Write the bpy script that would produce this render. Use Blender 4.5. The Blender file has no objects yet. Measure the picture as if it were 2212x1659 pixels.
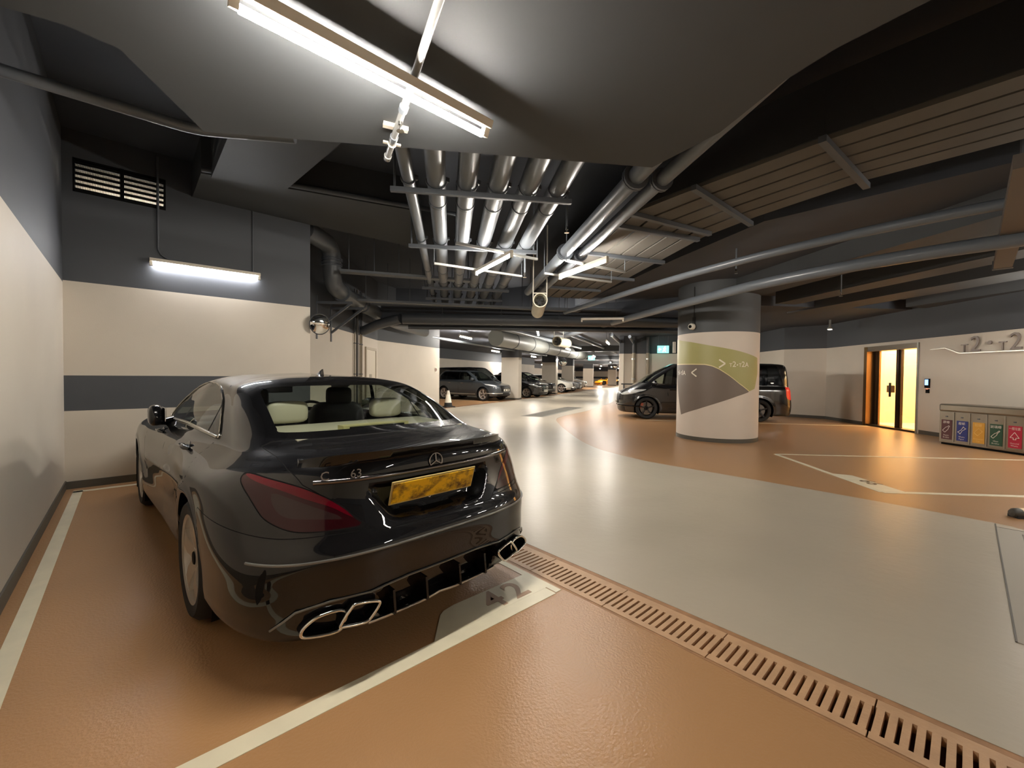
import bpy, math, random
import numpy as np
from mathutils import Vector, Matrix
random.seed(7)
COL = bpy.context.scene.collection
SC = bpy.context.scene

# ---------------------------------------------------------------- camera, world, exposure
CAMH = 1.40
YAW, PITCH, ROLL = math.radians(42.5), math.radians(-1.15), math.radians(.55)
fwd = Vector((math.sin(YAW) * math.cos(PITCH), math.cos(YAW) * math.cos(PITCH), math.sin(PITCH)))
rgt0 = Vector((math.cos(YAW), -math.sin(YAW), 0)); up0 = rgt0.cross(fwd)
rgt = rgt0 * math.cos(ROLL) + up0 * math.sin(ROLL); upv = up0 * math.cos(ROLL) - rgt0 * math.sin(ROLL)
cam = bpy.data.cameras.new('camera'); co = bpy.data.objects.new('camera', cam); COL.objects.link(co)
cam.sensor_fit = 'HORIZONTAL'; cam.sensor_width = 36; cam.lens = 905 * 36 / 2212
cam.clip_start = .05; cam.clip_end = 300
m = Matrix((rgt, upv, -fwd)).transposed().to_4x4(); m.translation = (0, 0, CAMH); co.matrix_world = m
SC.camera = co
w = bpy.data.worlds.new('world'); SC.world = w; w.use_nodes = True
w.node_tree.nodes['Background'].inputs[0].default_value = (.02, .021, .023, 1)
w.node_tree.nodes['Background'].inputs[1].default_value = 1
SC.view_settings.view_transform = 'Standard'; SC.view_settings.look = 'None'
SC.view_settings.exposure = 1.1; SC.view_settings.gamma = 1; SC.view_settings.use_curve_mapping = False
SC.cycles.use_denoising = True; SC.cycles.max_bounces = 10; SC.cycles.diffuse_bounces = 5
SC.cycles.glossy_bounces = 5; SC.cycles.transmission_bounces = 8; SC.cycles.transparent_max_bounces = 16
SC.cycles.sample_clamp_indirect = 6; SC.cycles.caustics_reflective = False; SC.cycles.caustics_refractive = False
TUBE = 190          # radiance of a lit fluorescent tube
LOBBY = 7.5        # lobby ceiling panel

# ---------------------------------------------------------------- materials
def srgb(r, g, b):
    f = lambda c: ((c / 255 + .055) / 1.055) ** 2.4 if c > 10.3 else c / 255 / 12.92
    return (f(r), f(g), f(b), 1)
MATS = {}
def mat(name, col, rough=.6, metal=0, spec=.5, coat=0, bump=0, bscale=40, var=0, vscale=3, emit=None, estr=0, coat_rough=.03):
    if name in MATS: return MATS[name]
    m = bpy.data.materials.new(name); m.use_nodes = True; nt = m.node_tree; b = nt.nodes['Principled BSDF']
    b.inputs['Base Color'].default_value = col; b.inputs['Roughness'].default_value = rough
    b.inputs['Metallic'].default_value = metal; b.inputs['Specular IOR Level'].default_value = spec
    b.inputs['Coat Weight'].default_value = coat; b.inputs['Coat Roughness'].default_value = coat_rough
    if emit: b.inputs['Emission Color'].default_value = emit; b.inputs['Emission Strength'].default_value = estr
    if var or bump:
        tc = nt.nodes.new('ShaderNodeNewGeometry')
    if var:
        n = nt.nodes.new('ShaderNodeTexNoise'); n.inputs['Scale'].default_value = vscale; n.inputs['Detail'].default_value = 5
        nt.links.new(tc.outputs['Position'], n.inputs['Vector'])
        r = nt.nodes.new('ShaderNodeMapRange'); r.inputs[1].default_value = .3; r.inputs[2].default_value = .7
        r.inputs[3].default_value = 1 - var; r.inputs[4].default_value = 1 + var
        nt.links.new(n.outputs['Fac'], r.inputs[0])
        v = nt.nodes.new('ShaderNodeVectorMath'); v.operation = 'SCALE'; v.inputs[0].default_value = col[:3]
        nt.links.new(r.outputs[0], v.inputs['Scale']); nt.links.new(v.outputs[0], b.inputs['Base Color'])
    if bump:
        n = nt.nodes.new('ShaderNodeTexNoise'); n.inputs['Scale'].default_value = bscale; n.inputs['Detail'].default_value = 3
        nt.links.new(tc.outputs['Position'], n.inputs['Vector'])
        bp = nt.nodes.new('ShaderNodeBump'); bp.inputs['Strength'].default_value = bump; bp.inputs['Distance'].default_value = .02
        nt.links.new(n.outputs['Fac'], bp.inputs['Height']); nt.links.new(bp.outputs[0], b.inputs['Normal'])
        if coat: nt.links.new(bp.outputs[0], b.inputs['Coat Normal'])
    MATS[name] = m; return m
def wall_paint(name, bands, base, var=.03):
    """painted wall: base colour, then (z0, z1, colour) bands of paint by height"""
    m = mat(name, base, .62, var=var, vscale=1.3, bump=.05, bscale=90); nt = m.node_tree; b = nt.nodes['Principled BSDF']
    cur = b.inputs['Base Color'].links[0].from_socket
    g = nt.nodes.new('ShaderNodeNewGeometry'); sx = nt.nodes.new('ShaderNodeSeparateXYZ'); nt.links.new(g.outputs['Position'], sx.inputs[0])
    for z0, z1, c in bands:
        a = nt.nodes.new('ShaderNodeMath'); a.operation = 'GREATER_THAN'; a.inputs[1].default_value = z0
        d = nt.nodes.new('ShaderNodeMath'); d.operation = 'LESS_THAN'; d.inputs[1].default_value = z1
        e = nt.nodes.new('ShaderNodeMath'); e.operation = 'MULTIPLY'
        nt.links.new(sx.outputs[2], a.inputs[0]); nt.links.new(sx.outputs[2], d.inputs[0])
        nt.links.new(a.outputs[0], e.inputs[0]); nt.links.new(d.outputs[0], e.inputs[1])
        mx = nt.nodes.new('ShaderNodeMix'); mx.data_type = 'RGBA'
        nt.links.new(e.outputs[0], mx.inputs[0]); nt.links.new(cur, mx.inputs[6]); mx.inputs[7].default_value = c
        cur = mx.outputs[2]
    nt.links.new(cur, b.inputs['Base Color']); return m
def glass_mat(name, tint, refl=1.0):
    if name in MATS: return MATS[name]
    m = bpy.data.materials.new(name); m.use_nodes = True; nt = m.node_tree; nt.nodes.clear()
    o = nt.nodes.new('ShaderNodeOutputMaterial'); mx = nt.nodes.new('ShaderNodeMixShader')
    t = nt.nodes.new('ShaderNodeBsdfTransparent'); t.inputs[0].default_value = tint
    g = nt.nodes.new('ShaderNodeBsdfGlossy'); g.inputs['Roughness'].default_value = .0; g.inputs[0].default_value = (refl, refl, refl, 1)
    f = nt.nodes.new('ShaderNodeFresnel'); gg = nt.nodes.new('ShaderNodeNewGeometry'); mr = nt.nodes.new('ShaderNodeMapRange'); mr.inputs[3].default_value = 1.5; mr.inputs[4].default_value = 1 / 1.5
    nt.links.new(gg.outputs['Backfacing'], mr.inputs[0]); nt.links.new(mr.outputs[0], f.inputs[0])
    nt.links.new(f.outputs[0], mx.inputs[0]); nt.links.new(t.outputs[0], mx.inputs[1]); nt.links.new(g.outputs[0], mx.inputs[2])
    nt.links.new(mx.outputs[0], o.inputs[0]); MATS[name] = m; return m
def emit_mat(name, col, s):
    return mat(name, (.8, .8, .8, 1), .5, emit=col, estr=s)

OFFWHITE = srgb(203, 194, 180); SLATE = srgb(66, 69, 74)
M_wall = wall_paint('wall_paint', [(2.45, 9, SLATE)], OFFWHITE)
M_wall_stripe = wall_paint('wall_paint_striped', [(2.47, 9, SLATE), (.93, 1.352, SLATE)], OFFWHITE)
M_column = wall_paint('column_paint', [(2.385, 9, srgb(80, 83, 86))], srgb(214, 203, 190))
M_skirt = mat('skirting_paint', srgb(84, 80, 72), .5)
M_ceil = mat('ceiling_paint', srgb(66, 70, 78), .75, var=.06, vscale=2)
M_soffit = mat('soffit_paint', srgb(62, 64, 66), .7, var=.05, vscale=1.5, bump=.08, bscale=5)
M_orange = mat('epoxy_orange', srgb(172, 131, 91), .30, spec=.5, var=.05, vscale=.8, bump=.16, bscale=75)
M_drive = mat('epoxy_beige', srgb(184, 173, 155), .33, spec=.5, var=.045, vscale=1.2, bump=.10, bscale=14)
M_line = mat('white_marking', srgb(225, 216, 190), .4, var=.05, vscale=8)
M_pipe = mat('pipe_grey', srgb(98, 103, 109), .36, spec=.5, coat=.1)
M_pipe_dk = mat('pipe_dark', srgb(78, 82, 88), .42)
M_steel_dk = mat('channel_steel', srgb(80, 84, 90), .5)
M_galv = mat('galvanised', srgb(165, 165, 160), .4, metal=.7)
M_batten = mat('batten_enamel', srgb(205, 196, 180), .45)
M_white = mat('white_plastic', srgb(222, 216, 202), .45)
M_black = mat('black_matt', srgb(12, 12, 13), .7, spec=.12)
M_dark = mat('dark_plastic', srgb(30, 30, 32), .5)
M_rubber = mat('tyre_rubber', srgb(24, 24, 25), .75)
M_chrome = mat('chrome', srgb(215, 213, 208), .12, metal=1)
M_trench = mat('trench_dark', srgb(16, 13, 11), .9)
M_tube = emit_mat('tube_lit', (1, .935, .84, 1), TUBE)
M_tube_cool = emit_mat('tube_lit_cool', (.97, .97, 1, 1), TUBE * .45)
M_tube_far = emit_mat('tube_lit_far', (1, .935, .84, 1), TUBE * 1.35)
M_tube_bright = emit_mat('tube_lit_bright', (1, .935, .84, 1), TUBE * 3.2)
M_tube_off = mat('tube_off', srgb(214, 208, 198), .4)

# ---------------------------------------------------------------- mesh helpers
def link(name, me, mt, parent=None):
    o = bpy.data.objects.new(name, me); COL.objects.link(o)
    if mt is not None:
        if not me.materials: me.materials.append(mt)
    if parent is not None: o.parent = parent
    return o
class MB:
    def __init__(s): s.v = []; s.f = []
    def add(s, v, f):
        n = len(s.v); s.v += [tuple(map(float, p)) for p in v]; s.f += [tuple(i + n for i in q) for q in f]; return s
    def box(s, x0, x1, y0, y1, z0, z1):
        return s.obox(((x0 + x1) / 2, (y0 + y1) / 2, (z0 + z1) / 2), (abs(x1 - x0) / 2, 0, 0), (0, abs(y1 - y0) / 2, 0), (0, 0, abs(z1 - z0) / 2))
    def obox(s, c, a, b, d):
        c, a, b, d = map(Vector, (c, a, b, d))
        if a.cross(b).dot(d) < 0: a = -a
        p = [c + a * i + b * j + d * k for k in (-1, 1) for j in (-1, 1) for i in (-1, 1)]
        return s.add(p, [(0, 2, 3, 1), (4, 5, 7, 6), (0, 1, 5, 4), (1, 3, 7, 5), (3, 2, 6, 7), (2, 0, 4, 6)])
    def beam(s, p0, p1, w, h, up=(0, 0, 1)):
        p0, p1 = Vector(p0), Vector(p1); d = p1 - p0; L = d.length; d.normalize()
        sd = d.cross(Vector(up)).normalized(); u = sd.cross(d)
        return s.obox((p0 + p1) / 2, d * L / 2, sd * w / 2, u * h / 2)
    def tube(s, pts, r, n=12, caps=True, closed=False):
        pts = [Vector(p) for p in pts]; m = len(pts); rs = r if isinstance(r, (list, tuple)) else [r] * m
        ring = []; N = None
        for i, p in enumerate(pts):
            a = pts[i - 1] if (i > 0 or closed) else p; b = pts[(i + 1) % m] if (i < m - 1 or closed) else p
            t = (b - a).normalized()
            if N is None:
                N = t.cross(Vector((0, 0, 1)))
                if N.length < .01: N = t.cross(Vector((0, 1, 0)))
                N.normalize()
            N = (N - t * N.dot(t)).normalized(); B = t.cross(N)
            ring.append([p + (N * math.cos(q) + B * math.sin(q)) * rs[i] for q in [2 * math.pi * k / n for k in range(n)]])
        v = [p for q in ring for p in q]; f = []
        for i in range(m if closed else m - 1):
            for k in range(n):
                a, b = i * n + k, i * n + (k + 1) % n; c, d = ((i + 1) % m) * n + (k + 1) % n, ((i + 1) % m) * n + k
                f.append((a, b, c, d))
        if caps and not closed: f.append(tuple(range(n))[::-1]); f.append(tuple(range((m - 1) * n, m * n)))
        return s.add(v, f)
    def lathe(s, prof, o=(0, 0, 0), ax=(0, 0, 1), n=24, caps=True):
        """profile of (radius, height) along axis"""
        o, ax = Vector(o), Vector(ax).normalized(); N = ax.cross(Vector((0, 0, 1)))
        if N.length < .01: N = ax.cross(Vector((0, 1, 0)))
        N.normalize(); B = ax.cross(N); v = []; f = []
        for r, h in prof:
            for k in range(n):
                q = 2 * math.pi * k / n; v.append(o + ax * h + (N * math.cos(q) + B * math.sin(q)) * r)
        for i in range(len(prof) - 1):
            for k in range(n): f.append((i * n + k, i * n + (k + 1) % n, (i + 1) * n + (k + 1) % n, (i + 1) * n + k))
        if caps: f.append(tuple(range(n))[::-1]); f.append(tuple(range((len(prof) - 1) * n, len(prof) * n)))
        return s.add(v, f)
    def prism(s, poly, z0, z1):
        n = len(poly); A = sum(poly[i][0] * poly[(i + 1) % n][1] - poly[(i + 1) % n][0] * poly[i][1] for i in range(n))
        if A < 0: poly = poly[::-1]
        v = [(p[0], p[1], z0) for p in poly] + [(p[0], p[1], z1) for p in poly]
        f = [tuple(range(n))[::-1], tuple(range(n, 2 * n))] + [(i, (i + 1) % n, n + (i + 1) % n, n + i) for i in range(n)]
        return s.add(v, f)
    def build(s, name, mt, parent=None, smooth=None, bevel=0):
        me = bpy.data.meshes.new(name); me.from_pydata(s.v, [], s.f); me.validate(); me.update()
        if smooth is not None:
            me.polygons.foreach_set('use_smooth', [True] * len(me.polygons)); me.set_sharp_from_angle(angle=math.radians(smooth))
        o = link(name, me, mt, parent)
        if bevel:
            b = o.modifiers.new('bevel', 'BEVEL'); b.width = bevel; b.segments = 2; b.limit_method = 'ANGLE'
        return o
def tag(o, label=None, cat=None, group=None, kind=None):
    if label: o['label'] = label
    if cat: o['category'] = cat
    if group: o['group'] = group
    if kind: o['kind'] = kind
    return o
def thing(name, label, cat, loc=(0, 0, 0), rz=0, group=None, kind=None):
    o = bpy.data.objects.new(name, None); COL.objects.link(o); o.location = loc; o.rotation_euler = (0, 0, rz)
    o.empty_display_size = .2
    return tag(o, label, cat, group, kind)
def struct(mb, name, mt, label, cat, parent=None, smooth=None):
    o = mb.build(name, mt, parent, smooth); return tag(o, label, cat, None, 'structure')
def copy_tree(o, parent=None):
    c = o.copy(); COL.objects.link(c)
    if parent is not None: c.parent = parent
    for ch in list(o.children): copy_tree(ch, c)
    return c
def text_mesh(txt, size, extr=0.0, res=3, offset=0.0):
    cu = bpy.data.curves.new('txt', 'FONT'); cu.body = txt; cu.size = size; cu.extrude = extr; cu.resolution_u = res; cu.offset = offset
    o = bpy.data.objects.new('txt', cu); COL.objects.link(o)
    dg = bpy.context.evaluated_depsgraph_get(); me = bpy.data.meshes.new_from_object(o.evaluated_get(dg))
    bpy.data.objects.remove(o); me.materials.clear(); return me
def text_width(me): 
    xs = [v.co.x for v in me.vertices]; return (min(xs), max(xs)) if xs else (0, 0)
def frame_matrix(o, x, y):
    x, y = Vector(x).normalized(), Vector(y).normalized(); z = x.cross(y)
    m = Matrix((x, y, z)).transposed().to_4x4(); m.translation = o; return m
# ---------------------------------------------------------------- car surface
import numpy as np
PHI = np.radians([0, 16, 31, 45, 58, 72, 90])
FRAC = [.09, .18, .27, .36, .46, .56, .66, .76, .86, .93]
NST = 14 + len(FRAC)

def lerp_tab(tab, x):
    xs = [t[0] for t in tab]; ys = [t[1] for t in tab]
    return float(np.interp(x, xs, ys))

def ring(L):
    """one level of the loft: rear centre -> side -> front centre (left half)"""
    P = []
    wt = L['w']; ur, us, n = L['rear']; uf, ul, nf = L['front']
    zr = L['zr']; zf = L['zf']; zs = L['zs']
    w0 = lerp_tab(wt, us)
    for i, ph in enumerate(PHI):
        v = w0 * np.sin(ph) ** (2 / n); u = us - (us - ur) * np.cos(ph) ** (2 / n)
        z = float(np.interp(i, [0, 3, 6], zr)); P.append((u, v, z))
    for f in FRAC:
        u = us + (ul - us) * f
        P.append((u, lerp_tab(wt, u), lerp_tab(zs, u)))
    w1 = lerp_tab(wt, ul)
    for i, ph in enumerate(PHI[::-1]):
        v = w1 * np.sin(ph) ** (2 / nf); u = ul + (uf - ul) * np.cos(ph) ** (2 / nf)
        z = float(np.interp(6 - i, [0, 3, 6], zf)); P.append((u, v, z))
    return np.array(P)

def spline_axis(P, t, tt):
    """natural cubic spline through P (rows at knots t) sampled at tt"""
    n = len(t); h = np.diff(t)
    A = np.zeros((n, n)); B = np.zeros((n,) + P.shape[1:])
    A[0, 0] = A[-1, -1] = 1
    for i in range(1, n - 1):
        A[i, i - 1] = h[i - 1]; A[i, i] = 2 * (h[i - 1] + h[i]); A[i, i + 1] = h[i]
        B[i] = 6 * ((P[i + 1] - P[i]) / h[i] - (P[i] - P[i - 1]) / h[i - 1])
    M = np.linalg.solve(A, B.reshape(n, -1)).reshape(B.shape)
    k = np.clip(np.searchsorted(t, tt, side='right') - 1, 0, n - 2)
    sh = (-1,) + (1,) * (P.ndim - 1)
    hk = h[k].reshape(sh); a = ((t[k + 1] - tt)).reshape(sh) / hk; b = 1 - a
    return a * P[k] + b * P[k + 1] + ((a ** 3 - a) * M[k] + (b ** 3 - b) * M[k + 1]) * hk ** 2 / 6

def cr_axis(P, t, tt, crease=()):
    """non-uniform Catmull-Rom along axis 0, one-sided tangents at creases"""
    n = len(t); d = np.diff(P, axis=0) / np.diff(t).reshape((-1,) + (1,) * (P.ndim - 1))
    h = np.diff(t)
    mR = np.zeros_like(P); mL = np.zeros_like(P)
    for i in range(n):
        if i == 0: mR[i] = mL[i] = d[0]
        elif i == n - 1: mR[i] = mL[i] = d[-1]
        elif i in crease: mL[i] = d[i - 1]; mR[i] = d[i]
        else: mR[i] = mL[i] = (d[i - 1] * h[i] + d[i] * h[i - 1]) / (h[i] + h[i - 1])
    k = np.clip(np.searchsorted(t, tt, side='right') - 1, 0, n - 2)
    sh = (-1,) + (1,) * (P.ndim - 1)
    hk = h[k].reshape(sh); s = (tt - t[k]).reshape(sh) / hk
    return ((2 * s**3 - 3 * s**2 + 1) * P[k] + (s**3 - 2 * s**2 + s) * hk * mR[k]
            + (-2 * s**3 + 3 * s**2) * P[k + 1] + (s**3 - s**2) * hk * mL[k + 1])

def car_grid(levels, nu, nv, crease=()):
    """dense left half of the body. returns grid (nv, nu, 3), S (station 0..NST-1), T (level)"""
    net = np.array([ring(L) for L in levels])            # (lev, st, 3)
    # mirrored ends keep the centre line smooth
    m = net[:, 1:4][:, ::-1] * [1, -1, 1]; m2 = net[:, -4:-1][:, ::-1] * [1, -1, 1]
    ext = np.concatenate([m, net, m2], 1)
    d = np.linalg.norm(np.diff(ext[:len(levels) - 3], axis=1), axis=2).mean(0)
    s = np.concatenate([[0], np.cumsum(np.maximum(d, .02))])
    S0, S1 = s[3], s[-4]
    ss = np.linspace(S0, S1, nu)
    G = spline_axis(np.swapaxes(ext, 0, 1), s, ss)       # (nu, lev, 3)
    G = np.swapaxes(G, 0, 1)
    nl = len(levels)
    dl = np.linalg.norm(np.diff(G, axis=0), axis=2).mean(1)
    t = np.concatenate([[0], np.cumsum(dl ** .5)])
    # sample evenly by length
    per = np.maximum(2, np.round(nv * dl / dl.sum()).astype(int))
    tt = np.concatenate([np.linspace(t[i], t[i + 1], per[i], endpoint=False) for i in range(nl - 1)] + [[t[-1]]])
    D = cr_axis(G, t, tt, crease)
    D[:, 0, 1] = 0; D[:, -1, 1] = 0; D[-1, :, 1] = 0
    D[:, :, 1] = np.maximum(D[:, :, 1], 0)
    T = np.interp(tt, t, np.arange(nl))
    return D, np.tile(ss - S0, (len(tt), 1)), np.tile(T[:, None], (1, nu))

def grid_faces(nv, nu):
    i, j = np.meshgrid(np.arange(nv - 1), np.arange(nu - 1), indexing='ij')
    a = i * nu + j
    return np.stack([a, a + nu, a + nu + 1, a + 1], -1).reshape(-1, 4)   # outward normal for left half

def sd_poly(P, poly):
    """signed distance of points P (n,2) to polygon, positive inside"""
    poly = np.asarray(poly, float); n = len(poly)
    d = np.full(len(P), 1e9); inside = np.zeros(len(P), bool)
    for i in range(n):
        a = poly[i]; b = poly[(i + 1) % n]; e = b - a; w = P - a
        q = np.clip((w @ e) / max(e @ e, 1e-12), 0, 1)
        d = np.minimum(d, np.linalg.norm(w - q[:, None] * e, axis=1))
        c = ((a[1] > P[:, 1]) != (b[1] > P[:, 1]))
        with np.errstate(divide='ignore', invalid='ignore'):
            x = a[0] + (P[:, 1] - a[1]) * e[0] / (e[1] if e[1] != 0 else 1e-12)
        inside ^= c & (P[:, 0] < x)
    return np.where(inside, d, -d)

def smooth_poly(pts, n=6):
    """closed Catmull-Rom through pts"""
    p = np.asarray(pts, float); m = len(p); out = []
    for i in range(m):
        a, b, c, d = p[i - 1], p[i], p[(i + 1) % m], p[(i + 2) % m]
        for k in range(n):
            s = k / n
            out.append(.5 * (2 * b + (c - a) * s + (2 * a - 5 * b + 4 * c - d) * s * s + (3 * b - a - 3 * c + d) * s ** 3))
    return np.array(out)

class Skin:
    """polygon soup with per-vertex data columns, cut along iso lines"""
    def __init__(s, V, F): s.V = V; s.F = F               # V (n, k): xyz + attributes ; F list of index tuples
    def split(s, g):
        """-> (inside g>0, outside)"""
        V = s.V; res = []
        pos = g > 0
        for side in (True, False):
            keep = pos if side else ~pos
            newv = []; cache = {}; faces = []
            cnt = len(V)
            for f in s.F:
                k = [bool(keep[i]) for i in f]
                if all(k): faces.append(tuple(f)); continue
                if not any(k): continue
                poly = []
                m = len(f)
                for q in range(m):
                    a, b = f[q], f[(q + 1) % m]
                    if keep[a]: poly.append(a)
                    if keep[a] != keep[b]:
                        key = (min(a, b), max(a, b))
                        if key not in cache:
                            t = g[a] / (g[a] - g[b]) if g[a] != g[b] else .5
                            newv.append(V[a] + (V[b] - V[a]) * t); cache[key] = cnt + len(newv) - 1
                        poly.append(cache[key])
                if len(poly) >= 3: faces.append(tuple(poly))
            VV = np.vstack([V, np.array(newv)]) if newv else V
            used = sorted({i for f in faces for i in f}); mp = {o: i for i, o in enumerate(used)}
            res.append(Skin(VV[used] if used else VV[:0], [tuple(mp[i] for i in f) for f in faces]))
        return res
    def empty(s): return len(s.F) == 0

# ---------------------------------------------------------------- nets
def L(rear, front, w, zr, zs, zf):
    return dict(rear=rear, front=front, w=w, zr=zr, zs=zs, zf=zf)

def coupe_levels():
    W = lambda a, b, c: [(-.6, a * .99), (0, a), (.7, b), (1.6, b), (2.4, c), (2.9, c), (3.4, c * .96)]
    return [
     L((-1.00, -.25, 3.8), (3.62, 3.2, 2.6), W(.84, .80, .80), (.205, .21, .25), [(-.3, .25), (.4,.22), (.6,.20), (4, .20)], (.20, .20, .20)),
     L((-1.10, -.25, 3.8), (3.75, 3.2, 2.6), W(.925, .875, .89), (.215, .22, .26), [(-.3, .26), (.4,.22),(.6,.20), (4, .20)], (.20, .20, .20)),
     L((-1.135, -.25, 3.7), (3.81, 3.2, 2.6), W(.945, .90, .915), (.33, .33, .31), [(-.3, .31), (4, .30)], (.32, .32, .31)),
     L((-1.145, -.25, 3.6), (3.84, 3.2, 2.6), W(.950, .915, .925), (.46, .46, .45), [(-.3, .45), (4, .44)], (.44, .44, .44)),
     L((-1.15, -.25, 3.5), (3.845, 3.2, 2.6), W(.955, .92, .93), (.575, .572, .58), [(-.3, .58), (.6, .58), (4, .56)], (.54, .55, .56)),
     L((-1.115, -.25, 3.3), (3.83, 3.2, 2.6), W(.953, .92, .93), (.655, .665, .71), [(-.3, .71), (.6, .70), (4, .66)], (.62, .64, .66)),
     L((-1.07, -.25, 3.1), (3.80, 3.2, 2.6), W(.945, .91, .925), (.80, .82, .85), [(-.3, .85), (.6, .83), (2.9, .79), (4, .73)], (.68, .70, .74)),
     L((-1.05, -.25, 3.0), (3.74, 3.2, 2.6), W(.895, .885, .90), (.945, .938, .905), [(-.3, .905), (.6, .925), (2.9, .86), (4, .77)], (.73, .75, .79)),
     L((-1.01, -.25, 2.8), (3.60, 3.15, 2.6), W(.815, .85, .85), (1.0, .994, .955), [(-.3, .955), (.6, .98), (2.9, .905), (4, .80)], (.77, .79, .83)),
     L((-.62, -.10, 3.2), (2.42, 2.0, 2.4), [(-.1, .755), (.5, .80), (1.2, .80), (2.0, .77)], (1.062, 1.055, 1.03), [(-.1, 1.03), (.6, 1.045), (1.2, 1.03), (2.0, .975), (2.4, .96)], (1.0, .99, .975)),
     L((-.30, .16, 3.2), (1.98, 1.72, 2.4), [(.16, .69), (.9, .715), (1.72, .70)], (1.205, 1.205, 1.20), [(.16, 1.20), (1.0, 1.20), (1.72, 1.15)], (1.17, 1.165, 1.155)),
     L((.00, .42, 3.2), (1.56, 1.40, 2.4), [(.42, .605), (1.0, .625), (1.4, .605)], (1.327, 1.325, 1.318), [(.42, 1.318), (1.0, 1.335), (1.4, 1.31)], (1.322, 1.318, 1.31)),
     L((.17, .52, 2.8), (1.45, 1.32, 2.4), [(.52, .45), (1.0, .48), (1.32, .46)], (1.368, 1.366, 1.362), [(.52, 1.362), (1.0, 1.378), (1.32, 1.36)], (1.355, 1.355, 1.357)),
     L((.42, .62, 2.2), (1.36, 1.25, 2.2), [(.6, .004), (1.25, .004)], (1.39, 1.394, 1.398), [(.62, 1.398), (.95, 1.408), (1.25, 1.398)], (1.385, 1.392, 1.396)),
    ]
# ---------------------------------------------------------------- the setting: floor
f = MB(); f.prism([(-.56, -6), (2.10, -6), (2.10, 7.2), (-.56, 7.2)], -.3, 0)
f.prism([(2.44, -6), (8.3, -6), (19, 3.2), (21.5, 7), (72, 36), (74, 62), (20, 34), (3, 19), (2.0, 8.5), (2.10, 7.2), (2.44, 7.2)], -.3, 0)
f.prism([(13.0, -2.5), (22, -2.5), (22, 5), (19.0, 4.2)], -.3, 0)
struct(f, 'floor', M_orange, 'glossy orange-brown epoxy parking floor', 'floor')
def open_spline(pts, n=5):
    p = [pts[0]] + list(pts) + [pts[-1]]; out = []
    for i in range(1, len(p) - 2):
        a, b, c_, e = [np.array(q, float) for q in p[i - 1:i + 3]]
        for k in range(n): s_ = k / n; out.append(tuple(.5 * (2 * b + (c_ - a) * s_ + (2 * a - 5 * b + 4 * c_ - e) * s_ * s_ + (3 * b - a - 3 * c_ + e) * s_ ** 3)))
    return out + [tuple(pts[-1])]
d = MB(); d.prism([(2.44, -6), (2.44, 7.5), (5.6, 12.5), (9.0, 14.3), (9.29, 14.62), (14.66, 16.76), (22, 20.1), (30.2, 23.96), (41, 29.4), (53, 35.2), (59, 38.4), (62, 37.3)] + open_spline([(45, 27.8), (30, 19.2), (19.8, 13.3), (16.0, 11.55), (13.83, 10.49), (11.8, 9.78), (10.75, 9.35), (10.15, 8.95), (9.72, 8.55), (9.3, 8.1), (8.7, 7.45), (8.15, 6.8), (7.45, 5.95), (7.0, 5.34), (6.65, 4.75),
    (6.48, 4.25), (6.36, 3.75), (6.31, 3.3), (6.33, 2.15), (6.31, .87), (6.24, -.2), (6.1, -1), (6.1, -6)]), 0, .004)
struct(d, 'floor', M_drive, 'pale beige glossy epoxy driveway curving through the car park', 'floor')
d = MB(); d.box(2.10, 2.44, -6, 7.3, -.3, -.16)
struct(d, 'floor', M_trench, 'dark bottom of the drain trench', 'floor')
g = MB()      # thin dirt-filled rim along the driveway kerb line and the trench
g.box(2.405, 2.44, -6, 7.2, -.3, .002); g.box(2.10, 2.115, -6, 7.2, -.3, .001)
struct(g, 'trim_1', mat('trench_rim', srgb(160, 118, 82), .6, var=.2, vscale=12), 'worn orange rim of the drain trench', 'rim')

# bay markings -------------------------------------------------
def quad_line(pts, w, z0=.004, z1=.0065):
    mb = MB()
    for a, b in zip(pts[:-1], pts[1:]): mb.beam((*a, (z0 + z1) / 2), (*b, (z0 + z1) / 2), w, z1 - z0)
    return mb
def marking(mb, label): return struct(mb, 'floor_marking', M_line, label, 'floor marking')
marking(quad_line([(-.44, -6), (-.44, 7.05)], .082, 0, .003), 'white line along the left wall beside the coupe')
marking(quad_line([(-.48, 6.98), (2.0, 6.98)], .075, 0, .003), 'white line at the foot of the striped wall')
marking(quad_line([(-.48, 1.82), (2.02, 1.815)], .095, 0, .003), 'white line across the floor behind the coupe')
mk = quad_line([(2.055, 1.775), (2.055, 6.95)], .05, 0, .003)
marking(mk, 'white line between the coupe and the drain')
mk = MB(); mk.prism([(2.03, 1.86), (1.17, 1.86), (1.33, 2.05), (1.37, 2.075), (1.45, 2.09), (2.03, 2.09)], 0, .0034)
pm = marking(mk, 'white painted corner plate with number 42')
M_num = mat('number_paint', srgb(160, 128, 100), .5)
for ch, x in (('4', 1.60), ('2', 1.785)):
    me = text_mesh(ch, .27, .0006, 4, .004)
    o = link('number', me, M_num, pm); o.matrix_world = frame_matrix((x, 1.885, .0042), (1, 0.0, 0), (0, 1, 0))
A66, B66, C66, D66 = (8.78, 2.38), (6.88, .70), (11.7, -.78), (8.3, -.84)
marking(quad_line([A66, B66], .07, 0, .003), 'white front line of the empty bay 66')
marking(quad_line([A66, C66], .07, 0, .003), 'white far side line of the empty bay 66')
marking(quad_line([B66, D66], .085, 0, .003), 'white near side line of the empty bay 66')
mk = MB(); mk.prism([(6.88, .70), (7.63, 1.35), (7.72, 1.12), (7.10, .50)], 0, .0036)
pm = marking(mk, 'white painted corner plate with number 66')
me = text_mesh('66', .26, .0006, 4, .002)
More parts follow.
